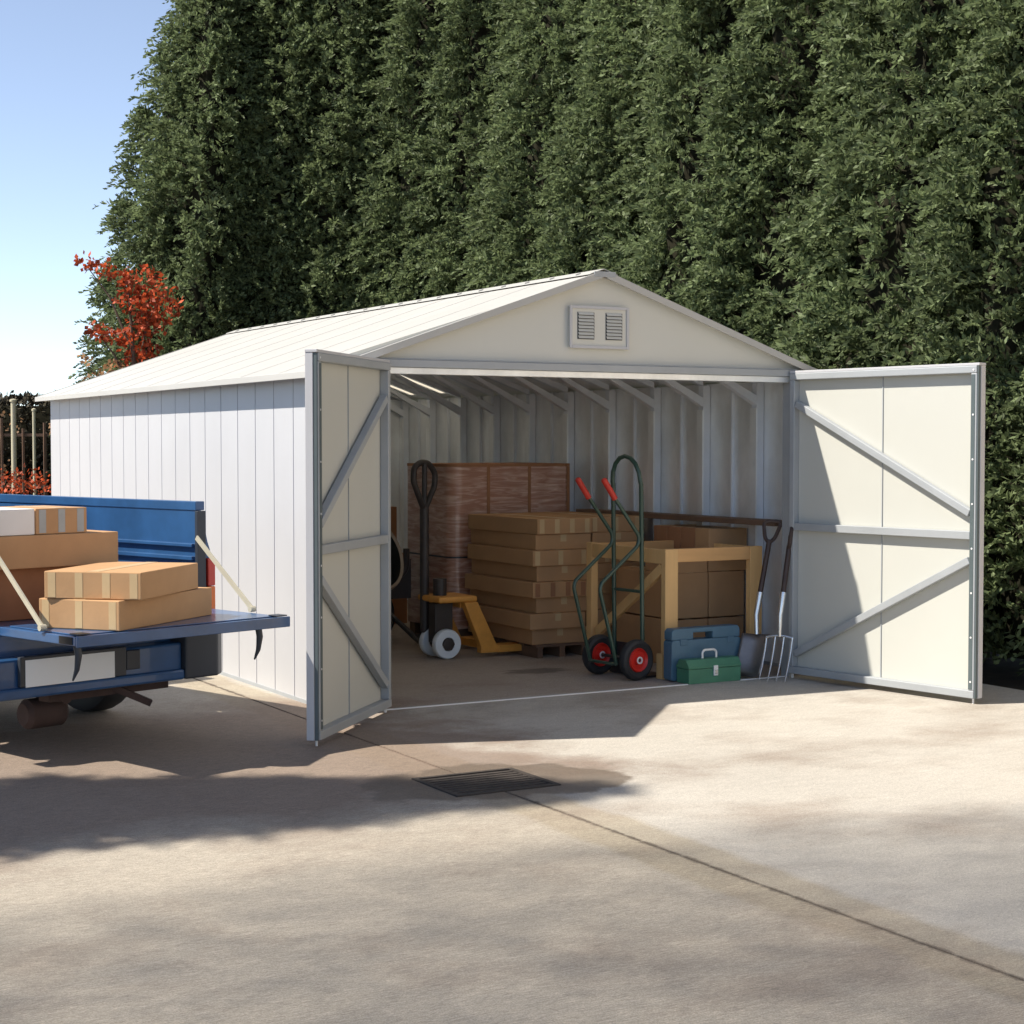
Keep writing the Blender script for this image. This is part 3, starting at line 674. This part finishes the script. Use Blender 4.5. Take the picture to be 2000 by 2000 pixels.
# ---------------------------------------------------------------- pickup truck (local x to its right side, y forward)
tr = thing('pickup_truck', 'blue pickup truck backed up beside the shed with tailgate down and loaded with cartons', 'truck', (-.753, -.147, 0), math.atan2(.307, .952))
BW = -1.14; BL = 2.05
q = MB()
Y0 = .085
for x0, x1, sgn in ((.0, .06, 1), (BW - .06, BW, -1)):
    q.box(x0 + .008, x1 - .02, Y0, BL, .60, 1.075, 'blue')
    q.box(x0 + .003, x1 - .003, Y0, BL, 1.0755, 1.12, 'blue')
    xo = x1 - .0195 if sgn > 0 else x0 + .0195
    # outer flank, bulging lower down with a wheel arch
    prof = []
    def flank(y0, y1, zlo):
        zs = [(1.07, .0), (.92, .035), (.88, .05), (.60, .06), (zlo, .05)]
        vs = [(xo + sgn * d, y, z) for y in (y0, y1) for z, d in zs] + [(xo - sgn * .02, y, z) for y in (y0, y1) for z in (1.07, zlo)]
        n = len(zs)
        fs = [(i, i + 1, n + i + 1, n + i) for i in range(n - 1)] + [tuple(range(n)) + (2 * n + 1, 2 * n), tuple(range(2 * n - 1, n - 1, -1)) + (2 * n + 2, 2 * n + 3), (n - 1, 2 * n + 1, 2 * n + 3, 2 * n - 1), (0, n, 2 * n + 2, 2 * n)]
        q.add(vs, fs, 'blue')
    flank(Y0, .57, .34)
    for i in range(12):
        a0 = math.pi * i / 12; a1 = math.pi * (i + 1) / 12
        ya, yb = .95 - .38 * math.cos(a0), .95 - .38 * math.cos(a1)
        flank(ya, yb, .34 + .36 * (math.sin(a0) + math.sin(a1)) / 2)
    flank(1.33, BL, .34)
q.box(BW, 0, -.015, BL, .575, .600, 'blue'); q.box(BW - .08, .08, BL, BL + .04, .60, 1.12, 'blue')
# pressed swage lines in the inner walls
for x0, x1 in ((-.012, .019), (BW - .019, BW + .012)): q.box(x0, x1, .10, BL - .05, .895, .912, 'blue'); q.box(x0, x1, .10, BL - .05, .83, .85, 'blue')
q.build('load_bed', tr, bevel=.008)
for x in (-.004, BW - .046):
    q = MB(); q.box(x, x + .05, .06, Y0 - .001, .60, 1.074, 'plastic'); q.build('end_post', tr, bevel=.003)
for x in (.055, BW - .10):
    q = MB(); q.box(x, x + .045, .055, Y0 - .001, .56, .70, 'orange_lens'); q.box(x, x + .045, .055, Y0 - .001, .702, .84, 'lens'); q.build('rear_light', tr, bevel=.006)
# lowered tailgate
q = MB(); q.box(BW + .0, -.0, -.62, -.02, .562, .60, 'blue'); q.box(BW + .03, -.03, -.58, -.06, .6002, .606, 'blue')
q.box(BW, 0, -.635, -.6205, .556, .604, 'blue')
tg = q.build('tailgate', tr, bevel=.006)
for x in (-.04, BW + .04):
    q = MB(); q.box(x - .03, x + .03, -.626, -.56, .6062, .612, 'plastic'); q.build('bump_stop', tg, bevel=.002)
q = MB(); q.box(BW - .003, BW - .0005, -.60, -.50, .566, .598, 'hole'); q.build('latch', tg)
for x, xx in ((.015, -.012), (BW - .015, BW + .0)):
    q = MB(); q.bar((x - (.03 if x > -.5 else -.03), .055, .945), (xx, -.37, .622), .008, .024, 'strap')
    q.tube([(xx - .015, -.37, .622), (xx + .015, -.37, .622)], .014, 'strap', 10); q.build('stay', tr)
for x in (-.16, BW + .02):
    q = MB(); q.tube([(x, -.60, .56), (x + .004, -.605, .52), (x, -.598, .46), (x - .012, -.585, .415)], [.016, .015, .011, .004], 'plastic', 10); q.build('rope_hook', tg, smooth=True)
q = MB(); q.box(BW - .06, .06, .0, .04, .33, .56, 'blue'); q.build('rear_valance', tr, bevel=.006)
q = MB(); q.box(BW - .12, -.22, -.10, -.0005, .29, .46, 'blue'); q.box(BW - .12, -.22, -.125, -.1005, .285, .335, 'blue'); bmp = q.build('bumper', tr, bevel=.012)
q = MB(); q.prism([(-.2195, -.13), (-.03, -.13), (.04, -.07), (.05, .06), (.03, .10), (.03, .0), (-.2195, -.0)], .285, .545, 'plastic', 'z'); q.build('bumper_corner', bmp, bevel=.02, segs=3)
q = MB(); q.box(-1.075, -.615, -.112, -.1265 + .0, .335, .455, 'plate') if False else q.box(-1.075, -.615, -.1275, -.1255, .335, .455, 'plate'); q.build('number_plate', tr, bevel=.001)
q = MB(); q.box(-1.10, -.55, -.1254, -.101, .337, .47, 'plastic'); q.box(-.545, -.47, -.12, -.101, .36, .45, 'plastic'); q.build('plate_holder', tr, bevel=.004)
# underside
q = MB(); q.box(-.93, -.83, .0, 4.4, .34, .45, 'under'); q.box(-.31, -.21, .0, 4.4, .34, .45, 'under'); q.tube([(BW, .95, .31), (0, .95, .31)], .045, 'under'); q.box(-.9, -.25, -.03, .05, .24, .30, 'under')
q.lathe([(.001, -.1), (.10, -.09), (.11, 0), (.10, .09), (.001, .1)], 'under', 'x', 16, (-.57, .95, .30)); q.build('chassis', tr)
q = MB(); q.lathe([(.001, -.09), (.05, -.09), (.07, -.07), (.07, .10), (.05, .12), (.001, .12)], 'under', 'x', 20, (-.84, .14, .17)); q.bar((-.84, .14, .23), (-.84, .14, .34), .03, .02, 'under', up=(0, 1, 0)); q.build('silencer', tr, smooth=True)
q = MB(); q.bar((-.60, .02, .30), (-.40, -.10, .19), .05, .03, 'under'); q.tube([(-.80, .5, .27), (-.80, -.02, .25)], .028, 'under'); q.build('exhaust', tr, smooth=True)
for wx, wy in ((-.03, .95), (BW + .03, .95), (-.02, 3.60), (BW + .02, 3.60)):
    r_ = .33; q = MB(); prof = [(.19, -.07), (.29, -.09), (.32, -.075), (r_, -.05), (r_, .05), (.32, .075), (.29, .09), (.19, .07)]
    q.lathe([(a, b_ + wx) for a, b_ in prof], 'black', 'x', 36, (0, wy, r_)); wo = q.build('wheel', tr, smooth=True)
    s_ = 1 if wx > -.5 else -1
    q = MB(); q.lathe([(.192, wx + s_ * .07), (.17, wx + s_ * .04), (.08, wx + s_ * .03), (.06, wx + s_ * .06), (.001, wx + s_ * .065)], 'rim', 'x', 30, (0, wy, r_)); q.lathe([(.192, wx - s_ * .07), (.001, wx - s_ * .06)], 'under', 'x', 30, (0, wy, r_)); q.build('rim', wo, smooth=True)
# cab and bonnet
cp = [(BL + .06, .34), (BL + .06, 1.05), (BL + .16, 1.58), (BL + .95, 1.60), (BL + 1.45, 1.12), (BL + 2.45, 1.0), (BL + 2.55, .85), (BL + 2.55, .34)]
q = MB(); q.prism(cp, BW - .14, .14, 'blue', 'x'); q.build('cab', tr, bevel=.04, segs=3)
q = MB(); q.prism([(BL + .25, 1.10), (BL + .30, 1.52), (BL + .90, 1.53), (BL + 1.25, 1.12)], BW - .146, BW - .139, 'glass', 'x'); q.build('window', tr)
q = MB(); q.prism([(BL + .25, 1.10), (BL + .30, 1.52), (BL + .90, 1.53), (BL + 1.25, 1.12)], .139, .146, 'glass', 'x'); q.build('window', tr)
q = MB(); q.add([(BW, BL + .075, 1.12), (0, BL + .075, 1.12), (-.04, BL + .145, 1.50), (BW + .04, BL + .145, 1.50), (BW, BL + .060, 1.12), (0, BL + .060, 1.12), (-.04, BL + .130, 1.50), (BW + .04, BL + .130, 1.50)],
               [(0, 1, 2, 3), (7, 6, 5, 4), (0, 4, 5, 1), (1, 5, 6, 2), (2, 6, 7, 3), (3, 7, 4, 0)], 'glass'); q.build('rear_window', tr)

# cartons in and on the pickup
def TW_(x, y, z):   # truck coordinates -> world
    a = math.atan2(.307, .952); return (-.753 + x * math.cos(a) - y * math.sin(a), -.147 + x * math.sin(a) + y * math.cos(a), z)
ta = math.degrees(math.atan2(.307, .952))
def tcarton(label, size, x, y, z, rel, **k): return carton(label, size, TW_(x, y, z), R(ta + rel), **k)
tcarton('open-seamed brown carton lying flat on the lowered tailgate, under another', (.41, .754, .128), -.643, -.28, .6065, -68.2, stripes=3, group='cartons loaded on the pickup')
tcarton('taped carton with four pale tape stripes on top of the tailgate stack', (.45, .62, .118), -.687, -.309, .7365, -59.5, stripes=4, group='cartons loaded on the pickup')
tcarton('dark carton at the bottom of the load bed under the long box', (.62, .40, .235), -.82, .36, .6015, 0, m='card_dk', seam=False, group='cartons loaded on the pickup')
tcarton('long plain brown carton lying across the load bed on the dark one', (.70, .42, .15), -.785, .31, .8385, 0, seam=False, top=0, group='cartons loaded on the pickup')
tcarton('short brown carton with broad grey tape stripes on top of the long carton', (.27, .36, .118), -.735, .29, .990, 0, stripes=3, stripe_m='tape_bl', group='cartons loaded on the pickup')
tcarton('white carton on top of the long carton at the left edge of the truck load', (.24, .36, .118), -.995, .29, .990, 0, m='card_white', seam=False, top=0, group='cartons loaded on the pickup')

# ---------------------------------------------------------------- trees
def leaf_mesh(P, A, S, W_, rng, mats, midx, fold=.25):
    """rhombic leaves: P positions, A axis directions, S lengths, W_ widths"""
    n = len(P); rv = rng.normal(size=(n, 3)); side = np.cross(A, rv); side /= np.linalg.norm(side, axis=1)[:, None] + 1e-9
    a = P; b_ = P + A * (S * .5)[:, None] + side * (W_ * .5)[:, None]; c = P + A * S[:, None]; d = P + A * (S * .5)[:, None] - side * (W_ * .5)[:, None]
    V = np.stack([a, b_, c, d], 1).reshape(-1, 3)
    return V
def mesh_from(name, V, hull=None, mats=()):
    """V: quads (n*4,3) with material 0; hull: (verts, faces) with material 1"""
    nq = len(V) // 4; hv, hf = hull if hull else ([], [])
    allv = np.concatenate([V, np.array(hv, dtype=float).reshape(-1, 3)]) if hull else V
    me = bpy.data.meshes.new(name); me.vertices.add(len(allv)); me.vertices.foreach_set('co', allv.astype(np.float32).ravel())
    fi = np.arange(nq * 4, dtype=np.int32); nh = len(hf)
    li = np.concatenate([fi, (np.array(hf, dtype=np.int32).ravel() + nq * 4)]) if nh else fi
    me.loops.add(len(li)); me.loops.foreach_set('vertex_index', li.astype(np.int32))
    me.polygons.add(nq + nh); me.polygons.foreach_set('loop_start', np.arange(nq + nh, dtype=np.int32) * 4)
    for m_ in mats: me.materials.append(m_)
    me.polygons.foreach_set('material_index', np.concatenate([np.zeros(nq, np.int32), np.ones(nh, np.int32)]))
    me.update(calc_edges=True); me.validate(); return me
def conifer_mesh(seed, H, R0, ns=9900, per=22, zlo=.15):
    rng = np.random.default_rng(seed)
    prof = lambda z: R0 * (1 - (z / H)) ** .62 * (.80 + .2 * np.minimum(1, z / .8))
    # vertical ribs and hollows
    ph = rng.uniform(0, 6.28, 6); fr = rng.integers(3, 9, 6); kz = rng.uniform(-.9, .9, 6); am = rng.uniform(.035, .085, 6)
    def lump(th, z):
        r = 1 + sum(am[i] * np.sin(fr[i] * th + kz[i] * z * 1.6 + ph[i]) for i in range(6))
        return r + .05 * np.sin(9 * th + 5.1 * z + ph[0]) * np.sin(4.3 * z + ph[1])
    nc = ns // 9                                                        # tufts: clusters of sprays standing out from the surface
    zc = zlo + (H - zlo) * (1 - rng.uniform(0, 1, nc) ** .62); tc = rng.uniform(0, 6.283, nc); oc_ = rng.uniform(-.20, .05, nc)
    k_ = np.repeat(np.arange(nc), 9); ns = len(k_)
    z = np.clip(zc[k_] + rng.normal(0, .11, ns), zlo, H - .03); th = tc[k_] + rng.normal(0, .075, ns) * 1.3 / (prof(z) + .25)
    r = prof(z) * lump(th, z) + oc_[k_] - np.abs(rng.normal(0, .05, ns)); r = np.maximum(r, .02)
    nu_ = 3200; z2 = zlo + (H - zlo) * (1 - rng.uniform(0, 1, nu_) ** .62); t2 = rng.uniform(0, 6.283, nu_)
    r2 = prof(z2) * lump(t2, z2) * rng.uniform(.74, .93, nu_); z = np.concatenate([z, z2]); th = np.concatenate([th, t2]); r = np.concatenate([r, r2]); ns = len(z)
    c = np.stack([r * np.cos(th), r * np.sin(th), z], 1)
    outd = np.stack([np.cos(th), np.sin(th), np.zeros(ns)], 1)
    ax = outd * rng.uniform(.35, 1.0, (ns, 1)) + np.array([0, 0, 1]) * rng.uniform(.15, 1.15, (ns, 1)) + rng.normal(0, .25, (ns, 3))
    ax /= np.linalg.norm(ax, axis=1)[:, None]
    tan = np.cross(ax, outd + rng.normal(0, .5, (ns, 3))); tan /= np.linalg.norm(tan, axis=1)[:, None]
    Ls = rng.uniform(.14, .32, ns)
    Ps = []; As = []; Ss = []; Ws = []
    for k in range(per):
        t = (k + .5) / per; sg = 1 if k % 2 else -1
        P = c + ax * (Ls * t)[:, None] - outd * .04
        P[:, 2] -= Ls * t * t * .55                                     # tips droop
        spread = (1 - t) * .9 + .15
        A = ax * .75 + tan * (sg * spread) + rng.normal(0, .22, (ns, 3)); A[:, 2] -= t * .5
        A /= np.linalg.norm(A, axis=1)[:, None]
        Ps.append(P); As.append(A); Ss.append(Ls * .24 * (1.15 - .5 * t) * rng.uniform(.7, 1.3, ns)); Ws.append(rng.uniform(.016, .032, ns))
    V = leaf_mesh(np.concatenate(Ps), np.concatenate(As), np.concatenate(Ss), np.concatenate(Ws), rng, None, None)
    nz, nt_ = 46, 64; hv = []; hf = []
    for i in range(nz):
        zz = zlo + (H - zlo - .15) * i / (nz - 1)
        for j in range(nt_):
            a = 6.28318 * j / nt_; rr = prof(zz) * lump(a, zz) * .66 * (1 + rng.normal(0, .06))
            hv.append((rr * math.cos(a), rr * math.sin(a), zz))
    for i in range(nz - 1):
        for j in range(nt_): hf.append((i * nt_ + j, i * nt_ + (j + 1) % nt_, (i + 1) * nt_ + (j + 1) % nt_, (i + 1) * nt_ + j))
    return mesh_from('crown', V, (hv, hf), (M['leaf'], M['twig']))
def conifer(label, x, y, me, rz, sc=(1, 1, 1), group='tall conifers forming the hedge', name='conifer_tree'):
    r = thing(name, label, 'tree', (x, y, -.1), rz, group); r.scale = sc
    o = bpy.data.objects.new('crown', me); col.objects.link(o); o.parent = r
    q = MB(); q.tube([(0, 0, 0), (.02, .01, 1), (0, 0, 5)], [.11, .09, .03], 'bark', 10); q.build('trunk', r, smooth=True)
CM = [conifer_mesh(s, 8.2, 1.38) for s in (1, 2, 3)]
CE = conifer_mesh(7, 6.6, 1.5, 9000)
conifer('leftmost conifer of the tall hedge, its tapering edge against the sky', 2.55, 9.0, CE, .4)
spots = [(3.25, 9.0, 1.0, 'second conifer from the left, beside the tapering end tree'), (3.85, 8.6, 1.04, 'third conifer from the left end of the hedge behind the shed roof'),
         (4.3, 8.1, .98, 'fourth conifer from the left end of the hedge'), (4.65, 7.4, 1.03, 'fifth conifer from the left end of the hedge'),
         (4.85, 6.7, .97, 'sixth conifer from the left, left of the gable apex'), (5.0, 5.6, 1.02, 'conifer directly behind the gable apex of the shed'),
         (5.1, 4.5, .98, 'conifer behind the right roof slope just beyond the apex'), (5.15, 3.3, 1.05, 'conifer above the middle of the right roof slope'),
         (5.2, 2.1, 1.0, 'conifer above the right roof corner and the open door hinge'), (5.3, .85, 1.06, 'conifer behind the top of the right door leaf'),
         (5.35, -.5, 1.0, 'rightmost conifer, its dark base seen past the right door')]
for i, (x, y, s, lb) in enumerate(spots): conifer(lb, x, y, CM[i % 3], i * 1.7, (s, s, s * (1 + .03 * math.sin(i * 2.1))))

def blob_leaves(rng, centers, n, L, Wd, squash=.7):
    P = []
    for (cx, cy, cz, r) in centers:
        k = int(n * r * r); d = rng.normal(size=(k, 3)); d /= np.linalg.norm(d, axis=1)[:, None]
        rad = r * rng.uniform(.25, 1, (k, 1)) ** .5; p = d * rad; p[:, 2] *= squash
        P.append(p + np.array([cx, cy, cz]))
    P = np.concatenate(P); m_ = len(P); A = rng.normal(size=(m_, 3)); A[:, 2] -= .5; A /= np.linalg.norm(A, axis=1)[:, None]
    return leaf_mesh(P, A, rng.uniform(.6, 1.3, m_) * L, rng.uniform(.6, 1.2, m_) * Wd, rng, None, None)
# red maple at the far left corner: view-right direction there is about (.87,-.49)
mp_ = thing('maple_tree', 'small tree with scarlet autumn leaves behind the back left corner of the shed', 'tree', (.95, 7.15, -.1))
rng = np.random.default_rng(11)
def bl(u_, z, r, d=0):
    u_ = u_ * .78 - .035; return (.871 * u_ + .49 * d, -.491 * u_ + .87 * d, z + .1, r)
cl = [bl(-.22, 3.02, .14), bl(-.08, 2.98, .13), bl(-.30, 3.05, .10), bl(.08, 2.92, .15), bl(.22, 2.84, .19), bl(.36, 2.88, .18), bl(.15, 2.70, .19), bl(.32, 2.66, .22), bl(.50, 2.70, .20), bl(.55, 2.60, .18),
      bl(.30, 2.48, .19), bl(.48, 2.48, .16), bl(-.12, 2.42, .11), bl(.0, 2.38, .14), bl(.15, 2.36, .15), bl(.30, 2.30, .15), bl(.40, 2.15, .13), bl(.45, 2.28, .12), bl(-.2, 2.46, .08), bl(.18, 2.15, .11), bl(.30, 2.02, .12)]
o = bpy.data.objects.new('crown', mesh_from('crown', blob_leaves(rng, [(a, b, c_, r_ * rng.uniform(.6, 1.3)) for a, b, c_, r_ in cl], 2900, .055, .042), None, (M['red'],))); col.objects.link(o); o.parent = mp_
cl = [bl(-.30, 2.18, .07), bl(-.25, 2.0, .09), bl(-.12, 2.05, .06), bl(-.05, 1.85, .09), bl(.05, 2.1, .12), bl(.05, 1.9, .1), bl(-.65, 1.55, .07), bl(-.52, 1.50, .07), bl(-.15, 1.66, .08), bl(-.3, 1.9, .05)]
o = bpy.data.objects.new('dry_leaves', mesh_from('dry_leaves', blob_leaves(rng, cl, 4200, .055, .034), None, (M['tan'],))); col.objects.link(o); o.parent = mp_
q = MB()
def P3(u_, z, d=0): a = bl(u_, z, 0, d); return (a[0], a[1], a[2])
q.tube([P3(.3, -.1), P3(.28, 1.2), P3(.25, 2.2), P3(.2, 2.8)], [.045, .035, .02, .008], 'bark', 8)
for u_, z, u0, z0 in ((-.3, 3.03, .26, 2.2), (.5, 2.65, .27, 1.9), (-.2, 2.45, .28, 1.7), (-.65, 1.55, .28, 1.1), (-.28, 2.1, .28, 1.4), (.38, 2.15, .28, 1.5), (-.1, 1.7, .28, 1.2)):
    q.tube([P3(u0, z0), P3((u0 + u_) / 2, (z0 + z) / 2 + .12), P3(u_, z)], [.014, .009, .003], 'bark', 6)
q.build('trunk', mp_, smooth=True)

# low background at the far left
def hedge_box(name, label, cat, a, b_, h, th, mats, n, seed, L=.07, Wd=.035, kind=None):
    rng = np.random.default_rng(seed); a = np.array(a); b_ = np.array(b_); d = b_ - a; Ln = np.linalg.norm(d); d = d / Ln; nn_ = np.array([d[1], -d[0]])
    s = rng.uniform(0, Ln, n); zt = h * (1 + .02 * np.sin(s * 3) + .015 * np.sin(s * 7.3)); f = rng.uniform(0, 1, n)
    top = f < .22; off = np.where(top, rng.uniform(-th / 2, th / 2, n), th / 2 * np.where(rng.uniform(0, 1, n) < .8, 1, -1) * (1 + rng.normal(0, .08, n)))
    z = np.where(top, zt + rng.normal(0, .02, n), rng.uniform(0, 1, n) * zt)
    P = np.stack([s * d[0] + off * nn_[0], s * d[1] + off * nn_[1], z], 1)
    A = rng.normal(size=(n, 3)); A /= np.linalg.norm(A, axis=1)[:, None]
    V = leaf_mesh(P, A, rng.uniform(.6, 1.3, n) * L, rng.uniform(.6, 1.2, n) * Wd, rng, None, None)
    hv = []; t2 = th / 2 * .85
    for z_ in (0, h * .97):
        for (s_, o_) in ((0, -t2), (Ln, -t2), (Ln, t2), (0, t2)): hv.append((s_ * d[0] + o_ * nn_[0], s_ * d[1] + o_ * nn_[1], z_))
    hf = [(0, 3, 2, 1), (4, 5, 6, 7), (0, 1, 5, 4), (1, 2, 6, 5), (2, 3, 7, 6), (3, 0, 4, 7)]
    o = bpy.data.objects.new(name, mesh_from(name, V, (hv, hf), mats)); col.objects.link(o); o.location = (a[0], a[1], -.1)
    return tag(o, label, cat, kind=kind)
hedge_box('clipped_hedge', 'dark flat-topped clipped hedge at the far left beyond the shed', 'hedge', (-4.5, 14.6), (2.9, 11.2), 2.0, .9, (M['privet'], M['twig']), 42000, 21)
for i, (x, y, r, h, m_, lb) in enumerate(((.53, 9.3, .027, 1.93, 'post', 'thick pale post standing before the dark clipped hedge'), (.88, 9.9, .017, 1.85, 'post', 'thin pale post right of the thick one, before the clipped hedge'),
                                    (1.10, 10.3, .015, 1.6, 'bark', 'thin brown post nearest the back corner of the shed'))):
    q = MB(); q.tube([(0, 0, 0), (0, 0, h)], r, m_, 10); q.lathe([(0, h), (r * 1.4, h), (r * 1.4, h + .02), (0, h + .03)], m_, 'z', 10)
    o = q.build('garden_post', smooth=True); o.location = (x, y, -.1); tag(o, lb, 'post', 'garden posts by the clipped hedge')
def trellis():
    t_ = thing('trellis_fence', 'weathered brown trellis fence with bare climbers at the far left', 'fence', (-1.2, 11.0, -.1))
    d = Vector((.92, -.39, 0))
    for i in range(14):
        p = d * (i * .22); q = MB(); q.box(p.x - .011, p.x + .011, p.y - .011, p.y + .011, 0, 1.72 + .06 * math.sin(i * 2.3), 'plank'); q.build('upright', t_)
    for z in (.5, 1.05, 1.6):
        q = MB(); q.bar((0, 0.02, z), tuple(d * 2.9 + Vector((0, .02, z))), .018, .03, 'plank'); q.build('rail', t_)
trellis()
def shrub(label, x, y, cl, mats, n, L=.05, Wd=.035, seed=5, sq=.8):
    r = thing('shrub', label, 'shrub', (x, y, -.1)); rng = np.random.default_rng(seed)
    o = bpy.data.objects.new('foliage', mesh_from('foliage', blob_leaves(rng, cl, n, L, Wd, sq), None, mats)); col.objects.link(o); o.parent = r
    q = MB()
    for (cx, cy, cz, rr) in cl[::2]: q.tube([(cx * .2, cy * .2, 0), (cx * .7, cy * .7, cz * .6), (cx, cy, cz)], [.018, .012, .005], 'bark', 6)
    q.build('stems', r)
rr_ = random.Random(3)
shrub('low red-leaved shrub left of the back corner of the shed', .30, 8.2, [(rr_.uniform(-.9, .5), rr_.uniform(-.3, .3), 1.12 + rr_.uniform(-.1, .08), rr_.uniform(.13, .2)) for _ in range(14)], (M['red'],), 1500, L=.045, Wd=.03, seed=5)
shrub('dark green shrub below the red leaves left of the shed', .15, 7.6, [(rr_.uniform(-1.2, .45), rr_.uniform(-.3, .3), rr_.uniform(.2, .85), rr_.uniform(.25, .36)) for _ in range(26)], (M['privet'],), 3800, L=.07, Wd=.04, seed=6)
shrub('sparse tan-leaved climber on the trellis at the far left', .1, 10.6, [(rr_.uniform(-1.3, .9), rr_.uniform(-.1, .3), rr_.uniform(1.1, 1.8), rr_.uniform(.1, .2)) for _ in range(16)], (M['tan'],), 700, seed=8)

# ---------------------------------------------------------------- unseen: trees added to shade the yard, a wall added to bounce light
conifer('slim conifer added left of the pickup to shade the yard, out of the picture', -5.6, -.36, CM[0], 1.0, (.76, .76, .93), group='added conifers left of the yard', name='shade_conifer')
bt = thing('shade_tree', 'tall sparse broadleaf tree added left of the yard for shade, out of the picture', 'tree', (-12, -2.9, -.1))
rng = np.random.default_rng(31); n = 145000; d = rng.normal(size=(n, 3)); d /= np.linalg.norm(d, axis=1)[:, None]
p = d * rng.uniform(0, 1, (n, 1)) ** (1 / 3.0) * np.array([3.0, 4.0, 7.2]) + np.array([0, 0, 16.8])
A = rng.normal(size=(n, 3)); A /= np.linalg.norm(A, axis=1)[:, None]
o = bpy.data.objects.new('crown', mesh_from('crown', leaf_mesh(p, A, rng.uniform(.035, .06, n), rng.uniform(.026, .042, n), rng, None, None), None, (M['broad'],))); col.objects.link(o); o.parent = bt
q = MB(); q.tube([(0, 0, 0), (.1, 0, 6), (0, .2, 14), (0, 0, 22)], [.34, .26, .14, .03], 'bark', 12)
for k in range(9):
    a = k * 2.4; z0 = 10 + k * 1.1; q.tube([(0, .1, z0), (1.1 * math.cos(a), 1.4 * math.sin(a), z0 + 1.1), (2.0 * math.cos(a), 2.7 * math.sin(a), z0 + 1.7)], [.09, .06, .02], 'bark', 8)
q.build('trunk', bt, smooth=True)
wg = thing('bounce_garage', 'unseen cream garage added right of the yard to bounce light', 'reflector', (4.15, -7.2, -.1))  # added out of view; its sunlit wall bounces warm light into the shed
q = MB(); q.box(0, 4, -4.9, 4.9, 0, 5.2, 'bounce_cream'); q.build('wall', wg)
q = MB(); q.prism([(-5.1, 5.21), (5.1, 5.21), (0, 6.8)], -.1, 4.25, 'twig', 'x'); q.build('roof', wg)
